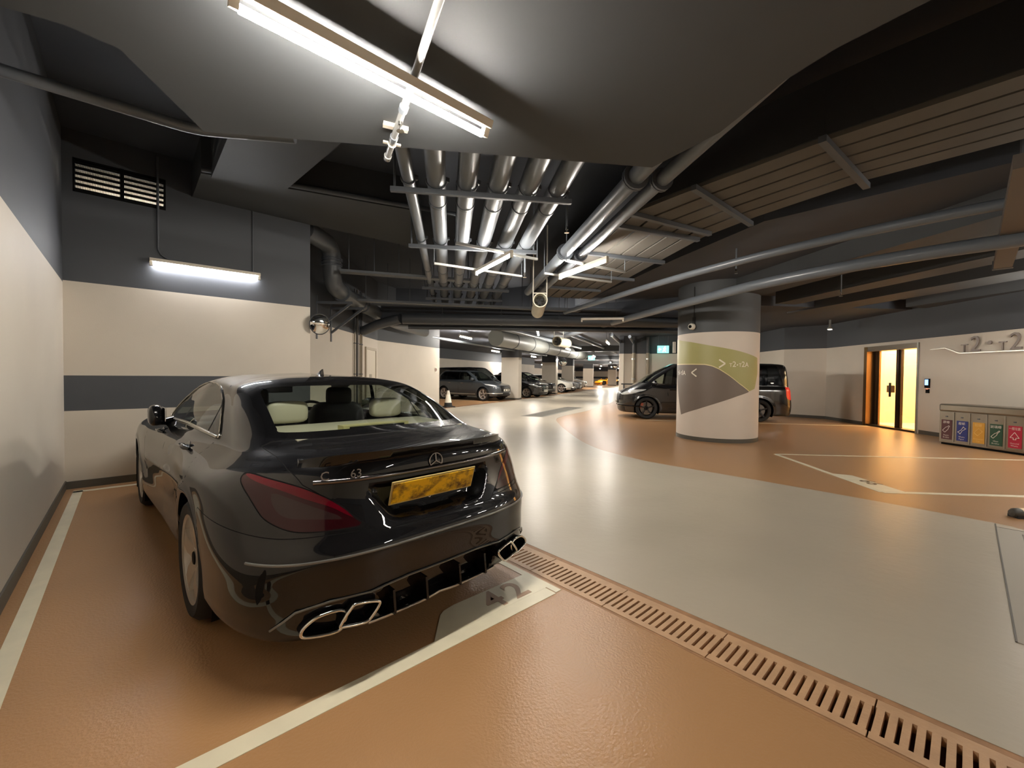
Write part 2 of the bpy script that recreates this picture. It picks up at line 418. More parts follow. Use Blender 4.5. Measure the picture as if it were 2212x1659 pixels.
o = link('number', me, mat('number_dark', srgb(110, 90, 66), .5), pm); o.matrix_world = frame_matrix((7.42, 1.02, .0045), (-.75, -.66, 0), (.66, -.75, 0))
marking(quad_line([(12.2, 7.3), (16.2, 2.0)], .08, 0, .003), 'white line on the floor under the black van')
for k, (a, b) in enumerate([((9.9, 15.0), (8.0, 19.5)), ((14.8, 17.1), (12.9, 21.2)), ((18.0, 18.6), (16, 23))]):
    marking(quad_line([a, b], .1, 0, .003), ['white bay line beside the traffic cone', 'white bay line on the right of the grey car', 'white bay line past the first square column'][k])
# strip of kerb along the far bays
kb = MB()
pts = [(9.29, 14.62), (14.66, 16.76), (22, 20.1), (30.2, 23.96), (41, 29.4), (53, 35.2)]
for a, b in zip(pts[:-1], pts[1:]): kb.beam((*a, .01), (*b, .01), .09, .02)
struct(kb, 'trim_2', mat('kerb_brown', srgb(120, 84, 56), .5), 'brown edge strip between driveway and far bays', 'edge strip')

# ---------------------------------------------------------------- walls
def wall_slab(pts, z0, z1, th, side=1):
    """vertical wall along a polyline, thickness behind it"""
    mb = MB()
    for a, b in zip(pts[:-1], pts[1:]):
        a, b = Vector((*a, 0)), Vector((*b, 0)); d = (b - a).normalized(); n = Vector((-d.y, d.x, 0)) * side * th
        mb.prism([tuple(a.xy), tuple(b.xy), tuple((b + n).xy), tuple((a + n).xy)], z0, z1)
    return mb
def skirt(pts, side, name, label, h=.1, parent=None):
    mb = wall_slab(pts, 0, h, .012, side); return struct(mb, name, M_skirt, label, 'skirting', parent)
struct(wall_slab([(-.56, -6), (-.56, 7.2)], 0, 4.3, .2), 'wall_left', M_wall, 'off-white left wall with dark grey upper part', 'wall')
skirt([(-.56, -6), (-.56, 7.2)], -1, 'baseboard_left', 'dark skirting of the left wall')
# facing wall with louvre opening (x -.47..38, z 3.52..3.93)
mb = MB(); Y0, Y1 = 7.2, 7.4
LX0, LX1, LZ0, LZ1 = -.47, .38, 3.53, 3.93
mb.box(-.76, 2.17, Y0, Y1, 0, LZ0); mb.box(-.76, LX0, Y0, Y1, LZ0, LZ1); mb.box(LX1, 2.17, Y0, Y1, LZ0, LZ1); mb.box(-.76, 2.17, Y0, Y1, LZ1, 4.3)
struct(mb, 'wall_front', M_wall_stripe, 'off-white wall facing the coupe with dark stripe and dark grey top', 'wall')
skirt([(-.56, 7.2), (2.17, 7.2)], -1, 'baseboard_front', 'dark skirting of the striped wall', .09)
WA, WB, WC = (1.6, 7.64), (5.7, 12.4), (9.1, 14.2)
struct(wall_slab([(2.17, 7.4), (1.9, 8.0), WB, WC, (7.4, 17.6), (4.0, 19.8)], 0, 4.3, .2), 'wall_recess', M_wall, 'off-white wall set back beyond the striped wall, dark grey above', 'wall')
skirt([WB, WC], -1, 'baseboard_recess', 'dark skirting of the set-back wall')
BA, BB = (4.0, 19.6), (32.0, 31.4)
M_wall_b = wall_paint('wall_paint_back', [(2.55, 9, SLATE)], OFFWHITE)
struct(wall_slab([BA, BB, (30, 36), (38, 40), (72, 58)], 0, 4.3, .2), 'wall_back', M_wall_b, 'long off-white wall behind the row of parked cars', 'wall')
struct(wall_slab([(72, 58), (73.5, 36)], 0, 4.3, .2), 'wall_end', M_wall_stripe, 'far end wall of the car park', 'wall')
# right hand walls
RD = Vector((.74, .673, 0)).normalized(); RP = Vector((17.8, 3.35, 0)); RN = Vector((-RD.y, RD.x, 0))      # RN points into the room
def rw(t, off=0, z=0): return RP + RD * t + RN * off + Vector((0, 0, z))
DT0, DT1, DZ = -3.66, -1.78, 2.36     # lobby doorway along the wall
mb = MB()
def rbox(t0, t1, z0, z1, o0, o1, m=None):
    (m or mb).obox(rw((t0 + t1) / 2, (o0 + o1) / 2, (z0 + z1) / 2), RD * (t1 - t0) / 2, RN * (o1 - o0) / 2, (0, 0, (z1 - z0) / 2))
rbox(-14.2, DT0, 0, 4.3, -.2, 0); rbox(DT1, 0, 0, 4.3, -.2, 0); rbox(DT0, DT1, DZ, 4.3, -.2, 0)
struct(mb, 'wall_right', M_wall, 'off-white right wall with the lobby door, dark grey above', 'wall')
sk = MB(); rbox(-14.2, DT0 - .05, 0, .1, 0, .012, sk); rbox(DT1 + .05, 0, 0, .1, 0, .012, sk)
struct(sk, 'baseboard_right', M_skirt, 'dark skirting of the right wall', 'skirting')
K1, K0, KC = (17.8, 3.35), (17.7, 4.6), (19.83, 6.53)
struct(wall_slab([K1, K0, KC, (16.6, 10.85)], 0, 4.3, .2, -1), 'wall_corner', M_wall, 'off-white wall behind the black van, dark grey above', 'wall')
skirt([K1, K0, KC], 1, 'baseboard_corner', 'dark skirting behind the black van')
struct(wall_slab([(16.6, 10.85), (19.8, 12.0), (73.5, 42)], 0, 4.3, .2, -1), 'wall_far', M_wall, 'off-white wall on the far right of the driveway', 'wall')
struct(wall_slab([(-.56, -6), (8.0, -6)], 0, 4.3, .2, -1), 'wall_rear', M_wall, 'off-white wall behind the viewpoint', 'wall')

# ---------------------------------------------------------------- ceiling slabs and beams
H = Vector((math.sin(math.radians(34.1)), math.cos(math.radians(34.1)), 0)); HN = Vector((H.y, -H.x, 0))   # pipe run heading and its right hand
def hp(s, t, z=0): return H * s + HN * t + Vector((0, 0, z))
c = MB(); c.box(-1, 74, -6.2, 60, 4.25, 4.4)
struct(c, 'ceiling', M_ceil, 'dark grey concrete ceiling high above', 'ceiling')
c = MB(); c.prism([(-.56, -6), (2.43, -6), (2.43, .16), (2.46, .45), (2.53, .68), (2.77, 1.10), (2.87, 1.62), (.37, 3.36), (-.02, 2.79), (-.2, 2.77), (-.56, 2.86)], 2.95, 4.25)
struct(c, 'ceiling_beam', M_soffit, 'broad low grey concrete soffit above the lit tube lamp', 'beam')
c = MB(); c.prism([(.66, 6.28), (3.15, 5.5), (4.15, 7.08), (2.17, 7.2), (.66, 7.2)], 3.79, 4.25)
struct(c, 'ceiling_beam', M_soffit, 'grey beam along the top of the striped wall', 'beam')
c = MB(); c.prism([(.74, 3.2), (1.7, 2.5), (1.62, 4.2), (1.50, 5.95), (.75, 6.2)], 3.74, 4.25)
struct(c, 'ceiling_beam', M_soffit, 'short grey beam between the soffit and the striped wall', 'beam')
# lower slab over the far part of the car park
c = MB(); c.prism([tuple(hp(14.3, -9).xy), tuple(hp(14.3, 1).xy), tuple(hp(9.8, 6.5).xy), tuple(hp(9.2, 16).xy), (74, 36), (74, 60), (10, 30)], 3.25, 4.25)
struct(c, 'ceiling', M_ceil, 'lower dark grey ceiling over the far bays', 'ceiling')
c = MB(); c.prism([(6.3, -6), (6.3, 1.9), (7.2, 3.6), (10.2, 8.6), (22, 8), (22, -6)], 3.5, 4.25)
struct(c, 'ceiling', M_ceil, 'lower dark grey ceiling over the lobby side', 'ceiling')
for k, (t, w_, s0, s1) in enumerate([(6.35, .75, -1, 8.5), (8.1, .55, -2.5, 9.2), (9.7, .8, -4, 10.5), (11.6, .6, -5, 9)]):
    c = MB(); c.beam(hp(s0, t, 3.36), hp(s1, t, 3.36), w_, .3)
    struct(c, 'ceiling_beam', M_soffit, ['concrete beam running over the round column, first from the driveway', 'concrete beam beyond the round column, second from the driveway',
        'concrete beam in front of the lobby door, third from the driveway', 'concrete beam against the lobby wall, fourth from the driveway'][k], 'beam')
for k, d_ in enumerate((26, 38, 52)):
    a = Vector((.87, .5, 0)) * d_; n = Vector((.5, -.87, 0)); c = MB(); c.beam(a - n * 9 + Vector((0, 0, 3.1)), a + n * 7 + Vector((0, 0, 3.1)), .5, .35)
    struct(c, 'ceiling_beam', M_soffit, ['first', 'second', 'third'][k] + ' beam across the driveway beyond the round duct', 'beam')
# ---------------------------------------------------------------- columns
CC = Vector((10.11, 3.98, 0)); CR = .858
def cyl_pt(a, z, r=CR): return (CC.x + r * math.cos(a), CC.y + r * math.sin(a), z)
pil = MB(); pil.lathe([(CR, 0), (CR, 3.5)], CC, (0, 0, 1), 96)
pil = struct(pil, 'pillar', M_column, 'thick round off-white column with painted direction sign', 'pillar', smooth=40)
sk = MB(); sk.lathe([(CR + .002, 0), (CR + .006, 0), (CR + .006, .088), (CR + .002, .088)], CC, (0, 0, 1), 96, False); sk.build('skirting', M_skirt, pil, 40)
def col_print(poly, mt, name, r, n=90):
    """flat print wrapped on the column; polygon in (angle deg, height)"""
    poly = np.array(poly, float); a0, a1 = poly[:, 0].min(), poly[:, 0].max(); z0, z1 = poly[:, 1].min(), poly[:, 1].max()
    A, Z = np.meshgrid(np.linspace(a0 - 1, a1 + 1, n), np.linspace(z0 - .02, z1 + .02, 70))
    V = np.stack([A.ravel(), Z.ravel(), np.zeros(A.size)], 1)
    F = [tuple(q) for q in grid_faces(70, n)[:, ::-1]]
    sk = Skin(V, F).split(sd_poly(V[:, :2] * [.015, 1], poly * [.015, 1]))[0]
    mb = MB(); mb.add([cyl_pt(math.radians(p[0]), p[1], r) for p in sk.V], sk.F); return mb.build(name, mt, pil, 60)
M_green = mat('print_green', srgb(170, 165, 106), .5, var=.03); M_taupe = mat('print_taupe', srgb(118, 106, 96), .5, var=.03); M_cream = mat('print_cream', srgb(226, 212, 160), .5)
gtop = [(100, 2.335), (118.6, 2.301), (163.5, 2.189), (195, 2.082), (228, 1.977), (249.6, 1.898), (268, 1.832)]
mid = [(100, 1.71), (121.5, 1.706), (166, 1.699), (185.9, 1.689), (195.4, 1.656), (204.5, 1.591), (217.7, 1.453), (231.9, 1.284), (249.1, 1.113)]
col_print(gtop + [(269.4, 1.504), (261.1, 1.166)] + mid[::-1], M_green, 'green_print', CR + .003)
col_print([(p[0], p[1] - .012) for p in mid] + [(229.4, 1.006), (202.8, .852), (175.5, .694), (144.3, .537), (135.6, .907), (124.1, 1.423), (100, 1.5)], M_taupe, 'taupe_print', CR + .003)
col_print([(p[0], p[1] + .004) for p in mid] + [(p[0], p[1] - .016) for p in mid[::-1]], M_cream, 'line_print', CR + .0045)
def col_text(txt, a0, z0, size):
    x = 0; first = True
    for ch, sc, gap in txt:
        me = text_mesh(ch, size * sc, 0, 2); lo, hi = text_width(me); hi2 = hi - lo
        if not first: x += gap * size
        first = False
        for v in me.vertices:
            a = math.radians(a0) + (v.co.x - lo + x) / CR; v.co = cyl_pt(a, z0 + v.co.y, CR + .005)
        me.update(); link('letter', me, mat('print_white', srgb(238, 232, 214), .5), pil); x += hi2
col_text([('T', .72, 0), ('2', 1.1, .03), ('\u2022', .8, .1), ('T', .72, .1), ('2', 1.1, .03), ('A', .95, .03)], 217.5, 1.632, .15)
col_text([('T', .72, 0), ('1', 1.1, .05), ('\u2022', .8, .14), ('T', .72, .14), ('1', 1.1, .06), ('A', .95, .07)], 131, 1.452, .15)
def col_arrow(pts, w_):
    mb = MB()
    for (a, z), (b, y) in zip(pts[:-1], pts[1:]): mb.beam(cyl_pt(math.radians(a), z, CR + .004), cyl_pt(math.radians(b), y, CR + .004), .004, w_, Vector(cyl_pt(math.radians((a + b) / 2), 0)) - CC)
    mb.build('arrow', mat('print_white', srgb(238, 232, 214), .5), pil)
def col_strip(a, z, b, y, w_):
    d = Vector((math.radians(b - a) * CR, y - z)); n = Vector((-d.y, d.x)).normalized() * w_ / 2; q = []
    for s_ in (0, .5, 1):
        for k in (-1, 1):
            x = math.radians(a) * CR + d.x * s_ + n.x * k; zz = z + d.y * s_ + n.y * k; q.append(cyl_pt(x / CR, zz, CR + .005))
    return q
def chevron(tip, a, w_=.03):
    mb = MB()
    for zz in (tip[1] + .085, tip[1] - .085): mb.add(col_strip(a, zz, tip[0], tip[1], w_), [(0, 2, 3, 1), (2, 4, 5, 3), (1, 3, 2, 0), (3, 5, 4, 2)])
    mb.build('arrow', mat('print_white', srgb(238, 232, 214), .5), pil)
chevron((212.2, 1.70), 204.4); chevron((165.6, 1.504), 173.9, .026)
# camera on the column
ca = math.radians(169); cd = Vector((math.cos(ca), math.sin(ca), 0))
t = thing('security_camera', 'white dome camera on a black bracket on the round column', 'camera', CC + cd * CR)
mb = MB(); mb.lathe([(.0, -.07), (.045, -.065), (.07, -.03), (.072, .01), (.06, .05), (.0, .055)], cd * .09 + Vector((0, 0, 2.52)), cd, 20, False); mb.build('housing', M_white, t, 50)
mb = MB(); mb.lathe([(.0, 0), (.035, .004), (.036, .012), (.0, .03)], cd * .145 + Vector((0, 0, 2.515)), cd, 16, False); mb.build('lens', M_black, t, 50)
mb = MB(); mb.beam(cd * .02 + Vector((0, 0, 2.57)), cd * .02 + Vector((0, 0, 2.73)), .05, .04, cd); mb.build('bracket', M_dark, t)
mb = MB(); mb.tube([cd * .015 + Vector((0, 0, 2.73)), cd * .015 + Vector((0, 0, 3.4))], .012, 6); mb.build('conduit', M_dark, t)
# square columns of the far row
DH = Vector((.87, .5, 0)).normalized(); DN = Vector((.5, -.87, 0)).normalized()
def square_col(c, w_, d_, label):
    mb = MB(); c = Vector((*c, 0)); mb.obox(c + Vector((0, 0, 1.7)), DH * d_ / 2, DN * w_ / 2, (0, 0, 1.7))
    o = struct(mb, 'pillar', M_wall, label, 'pillar')
    mb = MB(); mb.obox(c + Vector((0, 0, .05)), DH * (d_ / 2 + .012), DN * (w_ / 2 + .012), (0, 0, .05)); mb.build('skirting', M_skirt, o); return o
square_col((16.63, 18.2), 1.05, .62, 'nearest square column at the nose of the grey car')
square_col((24.35, 22.2), 1.1, .75, 'square column with a convex mirror, second along the driveway')
square_col((33.0, 27.6), 1.15, .8, 'square column, third along the driveway')
square_col((45.6, 34.6), 1.3, .8, 'square column, fourth along the driveway')
square_col((55.6, 37.6), 1.25, .7, 'far square column in front of the yellow sports car')
square_col((19.35, 12.0), 1.05, .75, 'square column carrying the red hose box')

# ---------------------------------------------------------------- strip lamps
def lamp(name, label, a, b, tilt=0, off=None, cool=False, lit=True, group=None, rT=.014, gap=.052, wB=.05, mt=None):
    """batten with a tube: a, b are the batten ends; off = direction from batten to tube"""
    a, b = Vector(a), Vector(b); d = (b - a).normalized(); off = Vector(off or (0, 0, -1)).normalized()
    t = thing(name, label, 'lamp', a, 0, group)
    mb = MB(); mb.obox((b - a) / 2, d * (b - a).length / 2, off.cross(d) * wB / 2, off * .022); mb.build('batten', M_batten, t, None, .004)
    p = off * gap; e = d * .035
    mb = MB(); mb.tube([p + e, b - a + p - e], rT, 14); mb.build('tube', mt or ((M_tube_cool if cool else M_tube) if lit else M_tube_off), t, 50)
    for q in (e * .5, b - a - e * .5):
        mb = MB(); mb.obox(q + off * .035, d * .016, off.cross(d) * .018, off * .036); mb.build('lamp_holder', M_white, t)
    return t
lamp('strip_lamp', 'long bright tube lamp under the low soffit above the coupe', (.285, 1.885, 2.845), (1.545, 1.90, 2.845), off=(0, .42, -.91), gap=.062, wB=.07, rT=.017)
lamp('strip_lamp', 'bright tube lamp fixed on the striped wall', (.21, 7.17, 2.845), (1.46, 7.17, 2.855), off=(0, -.22, -.97), cool=True, gap=.036, wB=.08)
def rail(t, p, q, r=.018):
    mb = MB(); p, q = Vector(p) - t.location, Vector(q) - t.location; mb.beam(p, q, .035, .03); mb.build('rail', M_galv, t)
    for e in (p, q):
        mb = MB(); mb.tube([e, e + Vector((0, 0, .75))], .006, 6); mb.build('hanger_rod', M_steel_dk, t)
l2 = lamp('strip_lamp', 'lit tube lamp hung on rails under the six pipes', (4.0, 5.22, 3.02), (3.71, 4.07, 3.02), gap=.045, rT=.015, wB=.04)
rail(l2, (3.35, 5.39, 3.05), (4.83, 5.06, 3.05)); rail(l2, (3.03, 4.37, 3.05), (4.28, 4.17, 3.05))
l3 = lamp('strip_lamp', 'lit tube lamp hung on rails under the board-clad duct', (5.13, 4.49, 3.02), (4.82, 3.36, 3.02), gap=.045, rT=.015, wB=.04)
rail(l3, (4.95, 4.66, 3.05), (6.23, 4.26, 3.05)); rail(l3, (4.62, 3.92, 3.05), (5.79, 3.71, 3.05))
lamp('strip_lamp', 'unlit tube lamp beyond the transverse duct', (7.94, 6.26, 2.76), (8.56, 5.49, 2.76), lit=False, gap=.0, rT=.03)
far = [((10.3, 14.1), 3.0, 'far lit lamp under the ducts above the traffic cone'), ((14.1, 16.69), 2.7, 'far lit lamp above the bonnet of the grey car'), ((9.25, 8.94), 2.75, 'lit lamp under the transverse duct, above the driveway'),
 ((19.63, 19.37), 2.7, 'far lit lamp right of the nearest square column'), ((25.33, 22.01), 2.7, 'far lit lamp beside the second square column'), ((15.07, 12.62), 2.7, 'far lit lamp beside the round ventilation duct'),
 ((13.2, 9.14), 2.7, 'far lit lamp near the red hose box column'), ((21.43, 15.85), 2.7, 'far lit lamp under the hanging exit sign'), ((31.5, 21.5), 2.7, 'far lit lamp deep along the right of the driveway'),
 ((24.5, 27.0), 2.6, 'far lit lamp in the back bays between two square columns'), ((39.01, 27.88), 2.6, 'far lit lamp high above the yellow sports car'), ((43, 29.2), 2.6, 'far lit lamp right of the yellow sports car'), ((50.55, 33.24), 2.6, 'far lit lamp behind the red hose box column'), ((55.84, 40.08), 2.7, 'far lit lamp left above the yellow sports car'), ((60.5, 37.5), 2.75, 'far fill lamp added in front of the end wall, right'), ((64, 43.5), 2.75, 'far fill lamp added in front of the end wall, left'), ((36, 34), 2.75, 'far fill lamp added over the back bays past the third square column'), ((68.5, 41), 2.75, 'farthest fill lamp, added close to the end wall')]  # last four lamps are added to brighten the dark far end
for k, (p, z, lb) in enumerate(far):
    d_ = DH if k not in (2,) else Vector((.74, .68, 0)).normalized()
    c_ = Vector((*p, z)); t = lamp('strip_lamp', lb, c_ - d_ * .62, c_ + d_ * .62, gap=.05, rT=.022, mt=M_tube_bright if k >= 10 else M_tube_far)
    e = d_ * .5
    for s_ in (-1, 1):
        mb = MB(); mb.tube([d_ * .62 + e * s_, d_ * .62 + e * s_ + Vector((0, 0, .6))], .006, 5); mb.build('hanger_rod', M_steel_dk, t)
for a, b, lb in [((3.6, -3.4), (3.6, -4.7), 'unseen fill tube lamp added behind the viewpoint over the driveway'),  # first four are unseen fill lamps, added to brighten the near zone
    ((6.4, -3.2), (7.4, -2.3), 'unseen fill tube lamp added behind the viewpoint towards the lobby wall'), ((8.4, -1.6), (9.2, -2.4), 'fill tube lamp added over the empty bay outside the picture'), ((10.6, -1.9), (11.2, -2.7), 'fill tube lamp added near the recycling station outside the picture'), ((10.9, -.9), (11.7, -1.7), 'lit tube lamp in front of the recycling station, just outside the picture')]:
    lamp('strip_lamp', lb, (*a, 2.9), (*b, 2.9), gap=.05)

# ---------------------------------------------------------------- the six pipes
TT = [-.73, -.46, -.155, .155, .465, .77]
base_t = 0
def at(s, t): return hp(s, t)
# right-hand offset of the run: fit through the second bracket
RUN_T = float(Vector((3.70, 4.91, 0)).dot(HN))
RAD = [.062, .094, .098, .098, .098, .094]
names = ['slim leftmost pipe of the overhead row of six', 'second pipe from the left in the overhead row of six', 'third pipe from the left in the overhead row of six',
         'third pipe from the right in the overhead row of six', 'second pipe from the right in the overhead row of six', 'rightmost pipe of the overhead row of six']
for k in range(6):
    t = thing('ceiling_pipe', names[k], 'pipe', hp(2.2, RUN_T + TT[k], 3.33), 0, 'row of six overhead pipes')
    mb = MB(); mb.tube([(0, 0, 0), H * 11], RAD[k], 20); mb.build('pipe_run', M_pipe, t, 50)
    for s_ in (2.55, 5.6, 6.4, 8.2) if k else (5.6, 8.2):
        mb = MB(); mb.tube([H * (s_ - .03), H * (s_ + .03)], RAD[k] + .007, 20); mb.build('coupling', M_pipe_dk, t, 50)
S1 = float(Vector((2.70, 3.30, 0)).dot(H)); S2 = float(Vector((3.70, 4.80, 0)).dot(H)); S3 = float(Vector((5.35, 7.15, 0)).dot(H)); S4 = float(Vector((6.05, 8.12, 0)).dot(H))
for k, s_ in enumerate((S1, S2, S3, S4)):
    t = thing('pipe_bracket', ['channel bracket under the six pipes, nearest the soffit', 'second channel bracket under the six pipes', 'third channel bracket under the six pipes', 'farthest channel bracket under the six pipes'][k], 'bracket', hp(s_, RUN_T, 3.205), 0, 'brackets under the six pipes')
    mb = MB(); mb.beam(HN * -.90, HN * .92, .045, .05); mb.box(0, .001, 0, .001, 0, .001) if 0 else None; mb.build('crossbar', M_steel_dk, t, None, .004)
    for x in (-.86, .88):
        mb = MB(); mb.tube([HN * x, HN * x + Vector((0, 0, 1.0))], .012, 8); mb.build('hanger_rod', M_steel_dk, t)
    for q in range(6):
        mb = MB(); pts = [HN * (TT[q] + (RAD[q] + .008) * math.cos(a)) + Vector((0, 0, .125 + (RAD[q] + .008) * math.sin(a))) for a in np.linspace(-math.pi * 1.0, 0, 12)]
        mb.tube(pts, .008, 6); mb.box(*(lambda c: (c.x - .02, c.x + .02, c.y - .02, c.y + .02, c.z - .02, c.z + .02))(pts[-1]))
        mb.build('clamp', M_pipe_dk, t, 50)
def long_pipe(name, label, pts, r, mt, flanges=(), fr=1.5, n=18, bend=.35, clamps=()):
    """pipe along a polyline with rounded corners"""
    P = [Vector(p) for p in pts]; out = [P[0]]
    for i in range(1, len(P) - 1):
        a, b, c = P[i - 1], P[i], P[i + 1]; k = min(bend, (b - a).length * .45, (c - b).length * .45)
        p0, p1 = b + (a - b).normalized() * k, b + (c - b).normalized() * k
        for s_ in np.linspace(0, 1, 7): out.append(p0 * (1 - s_) ** 2 + b * 2 * s_ * (1 - s_) + p1 * s_ * s_)
    out.append(P[-1]); o = P[0]
    t = thing(name, label, 'pipe', o)
    mb = MB(); mb.tube([p - o for p in out], r, n); mb.build('pipe_run', mt, t, 50)
    for q, d_ in flanges:
        q, d_ = Vector(q) - o, Vector(d_).normalized(); mb = MB(); mb.tube([q - d_ * .03, q - d_ * .006], r * fr, n); mb.tube([q + d_ * .006, q + d_ * .03], r * fr, n)
        mb.build('flange', M_pipe_dk, t, 50)
    return t
b1 = Vector((3.41, 2.08, 3.22)); b2 = Vector((3.66, 1.98, 3.22))
long_pipe('ceiling_pipe', 'thick flanged pipe beside the six pipes, left one of the pair', [hp(1.2, b1.dot(HN), 3.22), hp(9.0, b1.dot(HN), 3.22)], .08, M_pipe, [(hp(s_, b1.dot(HN), 3.22), H) for s_ in (3.65, 6.02)])
long_pipe('ceiling_pipe', 'flanged pipe next to the board-clad duct, right one of the pair', [hp(.2, b2.dot(HN), 3.22), hp(9.2, b2.dot(HN), 3.22)], .068, M_pipe, [(hp(s_, b2.dot(HN), 3.22), H) for s_ in (3.67, 6.1)])
for s_ in (4.9, 7.2): pass
long_pipe('ceiling_pipe', 'pale sprinkler main bending over the round column, upper one', [(5.86, -3, 3.0), (5.87, .6, 3.0), (6.10, 1.9, 3.0), (6.55, 3.3, 3.0), (8.1, 6.9, 3.0)], .052, M_pipe, [], bend=.7)
long_pipe('ceiling_pipe', 'pale pipe crossing in front of the round column, lower one', [(6.6, -3, 2.8), (6.5, .6, 2.8), (6.92, 2.15, 2.8), (8.9, 5.65, 2.8), (11.2, 9.5, 2.8)], .075, M_pipe, [], bend=.8)
long_pipe('ceiling_pipe', 'small pipe along the left ceiling ending at the soffit corner', [(-.56, 3.74, 3.1), (.36, 3.70, 3.1), (.62, 3.52, 3.1), (.9, 3.33, 3.1)], .036, M_pipe, [], bend=.12)
long_pipe('ceiling_pipe', 'thin dark pipe along the front edge of the beam above the striped wall', [(.66, 6.22, 3.82), (3.14, 5.44, 3.82), (3.9, 5.2, 3.82)], .032, M_pipe_dk)
# sprinkler pipe under the soffit
sp = [Vector((.80, 1.05, 2.905)), Vector((1.33, 2.74, 2.905))]; sd_ = (sp[1] - sp[0]).normalized()
t = thing('sprinkler_pipe', 'shiny sprinkler pipe crossing over the bright tube lamp under the soffit', 'pipe', sp[0])
mb = MB(); mb.tube([(sd_ * -2.2), sp[1] - sp[0]], .021, 16); mb.lathe([(.021, 0), (.026, .004), (.026, .045), (.018, .055)], sp[1] - sp[0] - sd_ * .01, sd_, 16); mb.build('pipe_run', mat('pipe_gloss', srgb(140, 140, 138), .2, coat=.6), t, 50)
for q in (1.20, 1.53):
    mb = MB(); mb.tube([sd_ * (q - .022), sd_ * (q + .022)], .026, 14); mb.build('coupling', M_pipe, t, 50)
q = sd_ * 1.30
mb = MB(); mb.lathe([(.012, 0), (.012, -.02), (.006, -.022), (.006, -.05), (.02, -.052), (.022, -.056), (.0, -.057)], q - Vector((0, 0, .02)), (0, 0, 1), 12, False)
for a in (-1, 1): mb.tube([q + sd_ * .009 * a - Vector((0, 0, .04)), q + sd_ * .012 * a - Vector((0, 0, .058)), q + sd_ * .003 * a - Vector((0, 0, .072))], .0025, 5)
mb.build('sprinkler_head', M_chrome, t, 50)
sn = Vector((sd_.y, -sd_.x, 0))
mb = MB(); mb.obox(sd_ * 1.46 + Vector((0, 0, .035)), sn * .075, sd_ * .018, (0, 0, .014)); mb.build('hanger_plate', M_batten, t)
mb = MB(); pts = [sd_ * 1.6 + sn * .024 * math.cos(a) + Vector((0, 0, .024 * math.sin(a))) for a in np.linspace(-math.pi, 0, 10)]; mb.tube(pts, .005, 6)
for a in (-1, 1): mb.obox(sd_ * 1.6 + sn * .04 * a, sn * .016, sd_ * .009, (0, 0, .006))
mb.build('clamp', M_batten, t, 50)
# board-clad duct: straight part, bend, straight part, boards as panels
t = thing('board_duct', 'broad board-clad duct bending along the ceiling beside the pipes', 'duct', (0, 0, 0))
M_board = mat('fire_board', srgb(88, 84, 78), .75, var=.05, vscale=2)
inner = [(4.02, -3.0), (4.02, .8), (4.12, 1.84), (4.22, 2.55)]; outer = [(5.10, -3.0), (5.12, .7), (5.38, 1.7), (5.66, 2.42)]
endi, endo = Vector((4.22, 2.55, 0)) + H * 5.2, Vector((5.66, 2.42, 0)) + H * 4.6
inner.append(tuple(endi.xy)); outer.append(tuple(endo.xy))
mb = MB(); mb.prism(inner + outer[::-1], 3.30, 3.75); mb.build('duct_body', mat('duct_dark', srgb(40, 41, 43), .8), t)
for a in range(4):
    for k in range(5):
        u0, u1 = k / 5 + .014, (k + 1) / 5 - .014
        q = [Vector(inner[a]).lerp(Vector(outer[a]), u0), Vector(inner[a]).lerp(Vector(outer[a]), u1), Vector(inner[a + 1]).lerp(Vector(outer[a + 1]), u1), Vector(inner[a + 1]).lerp(Vector(outer[a + 1]), u0)]
        mb = MB(); mb.prism([tuple(p) for p in q], 3.262, 3.302); mb.build('panel', M_board, t)
for k, (p, q) in enumerate([((3.93, .80), (5.2, .70)), ((4.04, 1.84), (5.50, 1.80)), ((4.15, 2.62), (5.50, 2.28)), ((4.36, 2.95), (5.62, 2.48)), ((4.9, 3.95), (6.35, 3.35)), ((5.6, 5.0), (7.1, 4.35)), ((6.2, 6.0), (7.5, 5.4))]):
    mb = MB(); mb.beam((*p, 3.235), (*q, 3.235), .055, .05); mb.build('support_bar', M_steel_dk, t)
# elbow pipe on the set-back wall
long_pipe('drain_pipe', 'thick elbow drain pipe descending along the set-back wall', [(2.2, 7.62, 3.83), (2.92, 8.36, 3.86), (2.92, 8.38, 3.12), (3.45, 9.0, 3.06), (4.5, 10.2, 3.03), (6.2, 12.1, 2.97), (7.7, 12.95, 2.9)], .165, mat('pipe_mid', srgb(80, 83, 86), .38),
          [((2.92, 8.37, 3.60), (0, 0, 1)), ((2.92, 8.375, 3.50), (0, 0, 1)), ((3.24, 8.75, 3.08), (1, 1.15, 0)), ((3.95, 9.57, 3.045), (1, 1.14, 0)), ((4.1, 9.74, 3.04), (1, 1.14, 0)), ((5.4, 11.2, 2.99), (1, 1.12, 0))], 1.14, 20, .32)
for k, s_ in enumerate((.32, .62)):
    q = Vector((2.75 + s_ * 1.6, 8.2 + s_ * 1.85, 2.87)); n = Vector((.76, -.65, 0))
    t = thing('wall_bracket', ['near', 'far'][k] + ' triangular bracket holding the elbow drain pipe', 'bracket', q)
    mb = MB(); mb.beam(n * .22, n * -.55, .05, .05); mb.beam(n * .18 + Vector((0, 0, -.02)), n * -.5 + Vector((0, 0, -.55)), .045, .045); mb.build('brace', M_steel_dk, t)
    mb = MB(); mb.beam(n * -.52 + Vector((0, 0, .15)), n * -.52 + Vector((0, 0, -.75)), .05, .05, n); mb.build('upright', M_steel_dk, t)
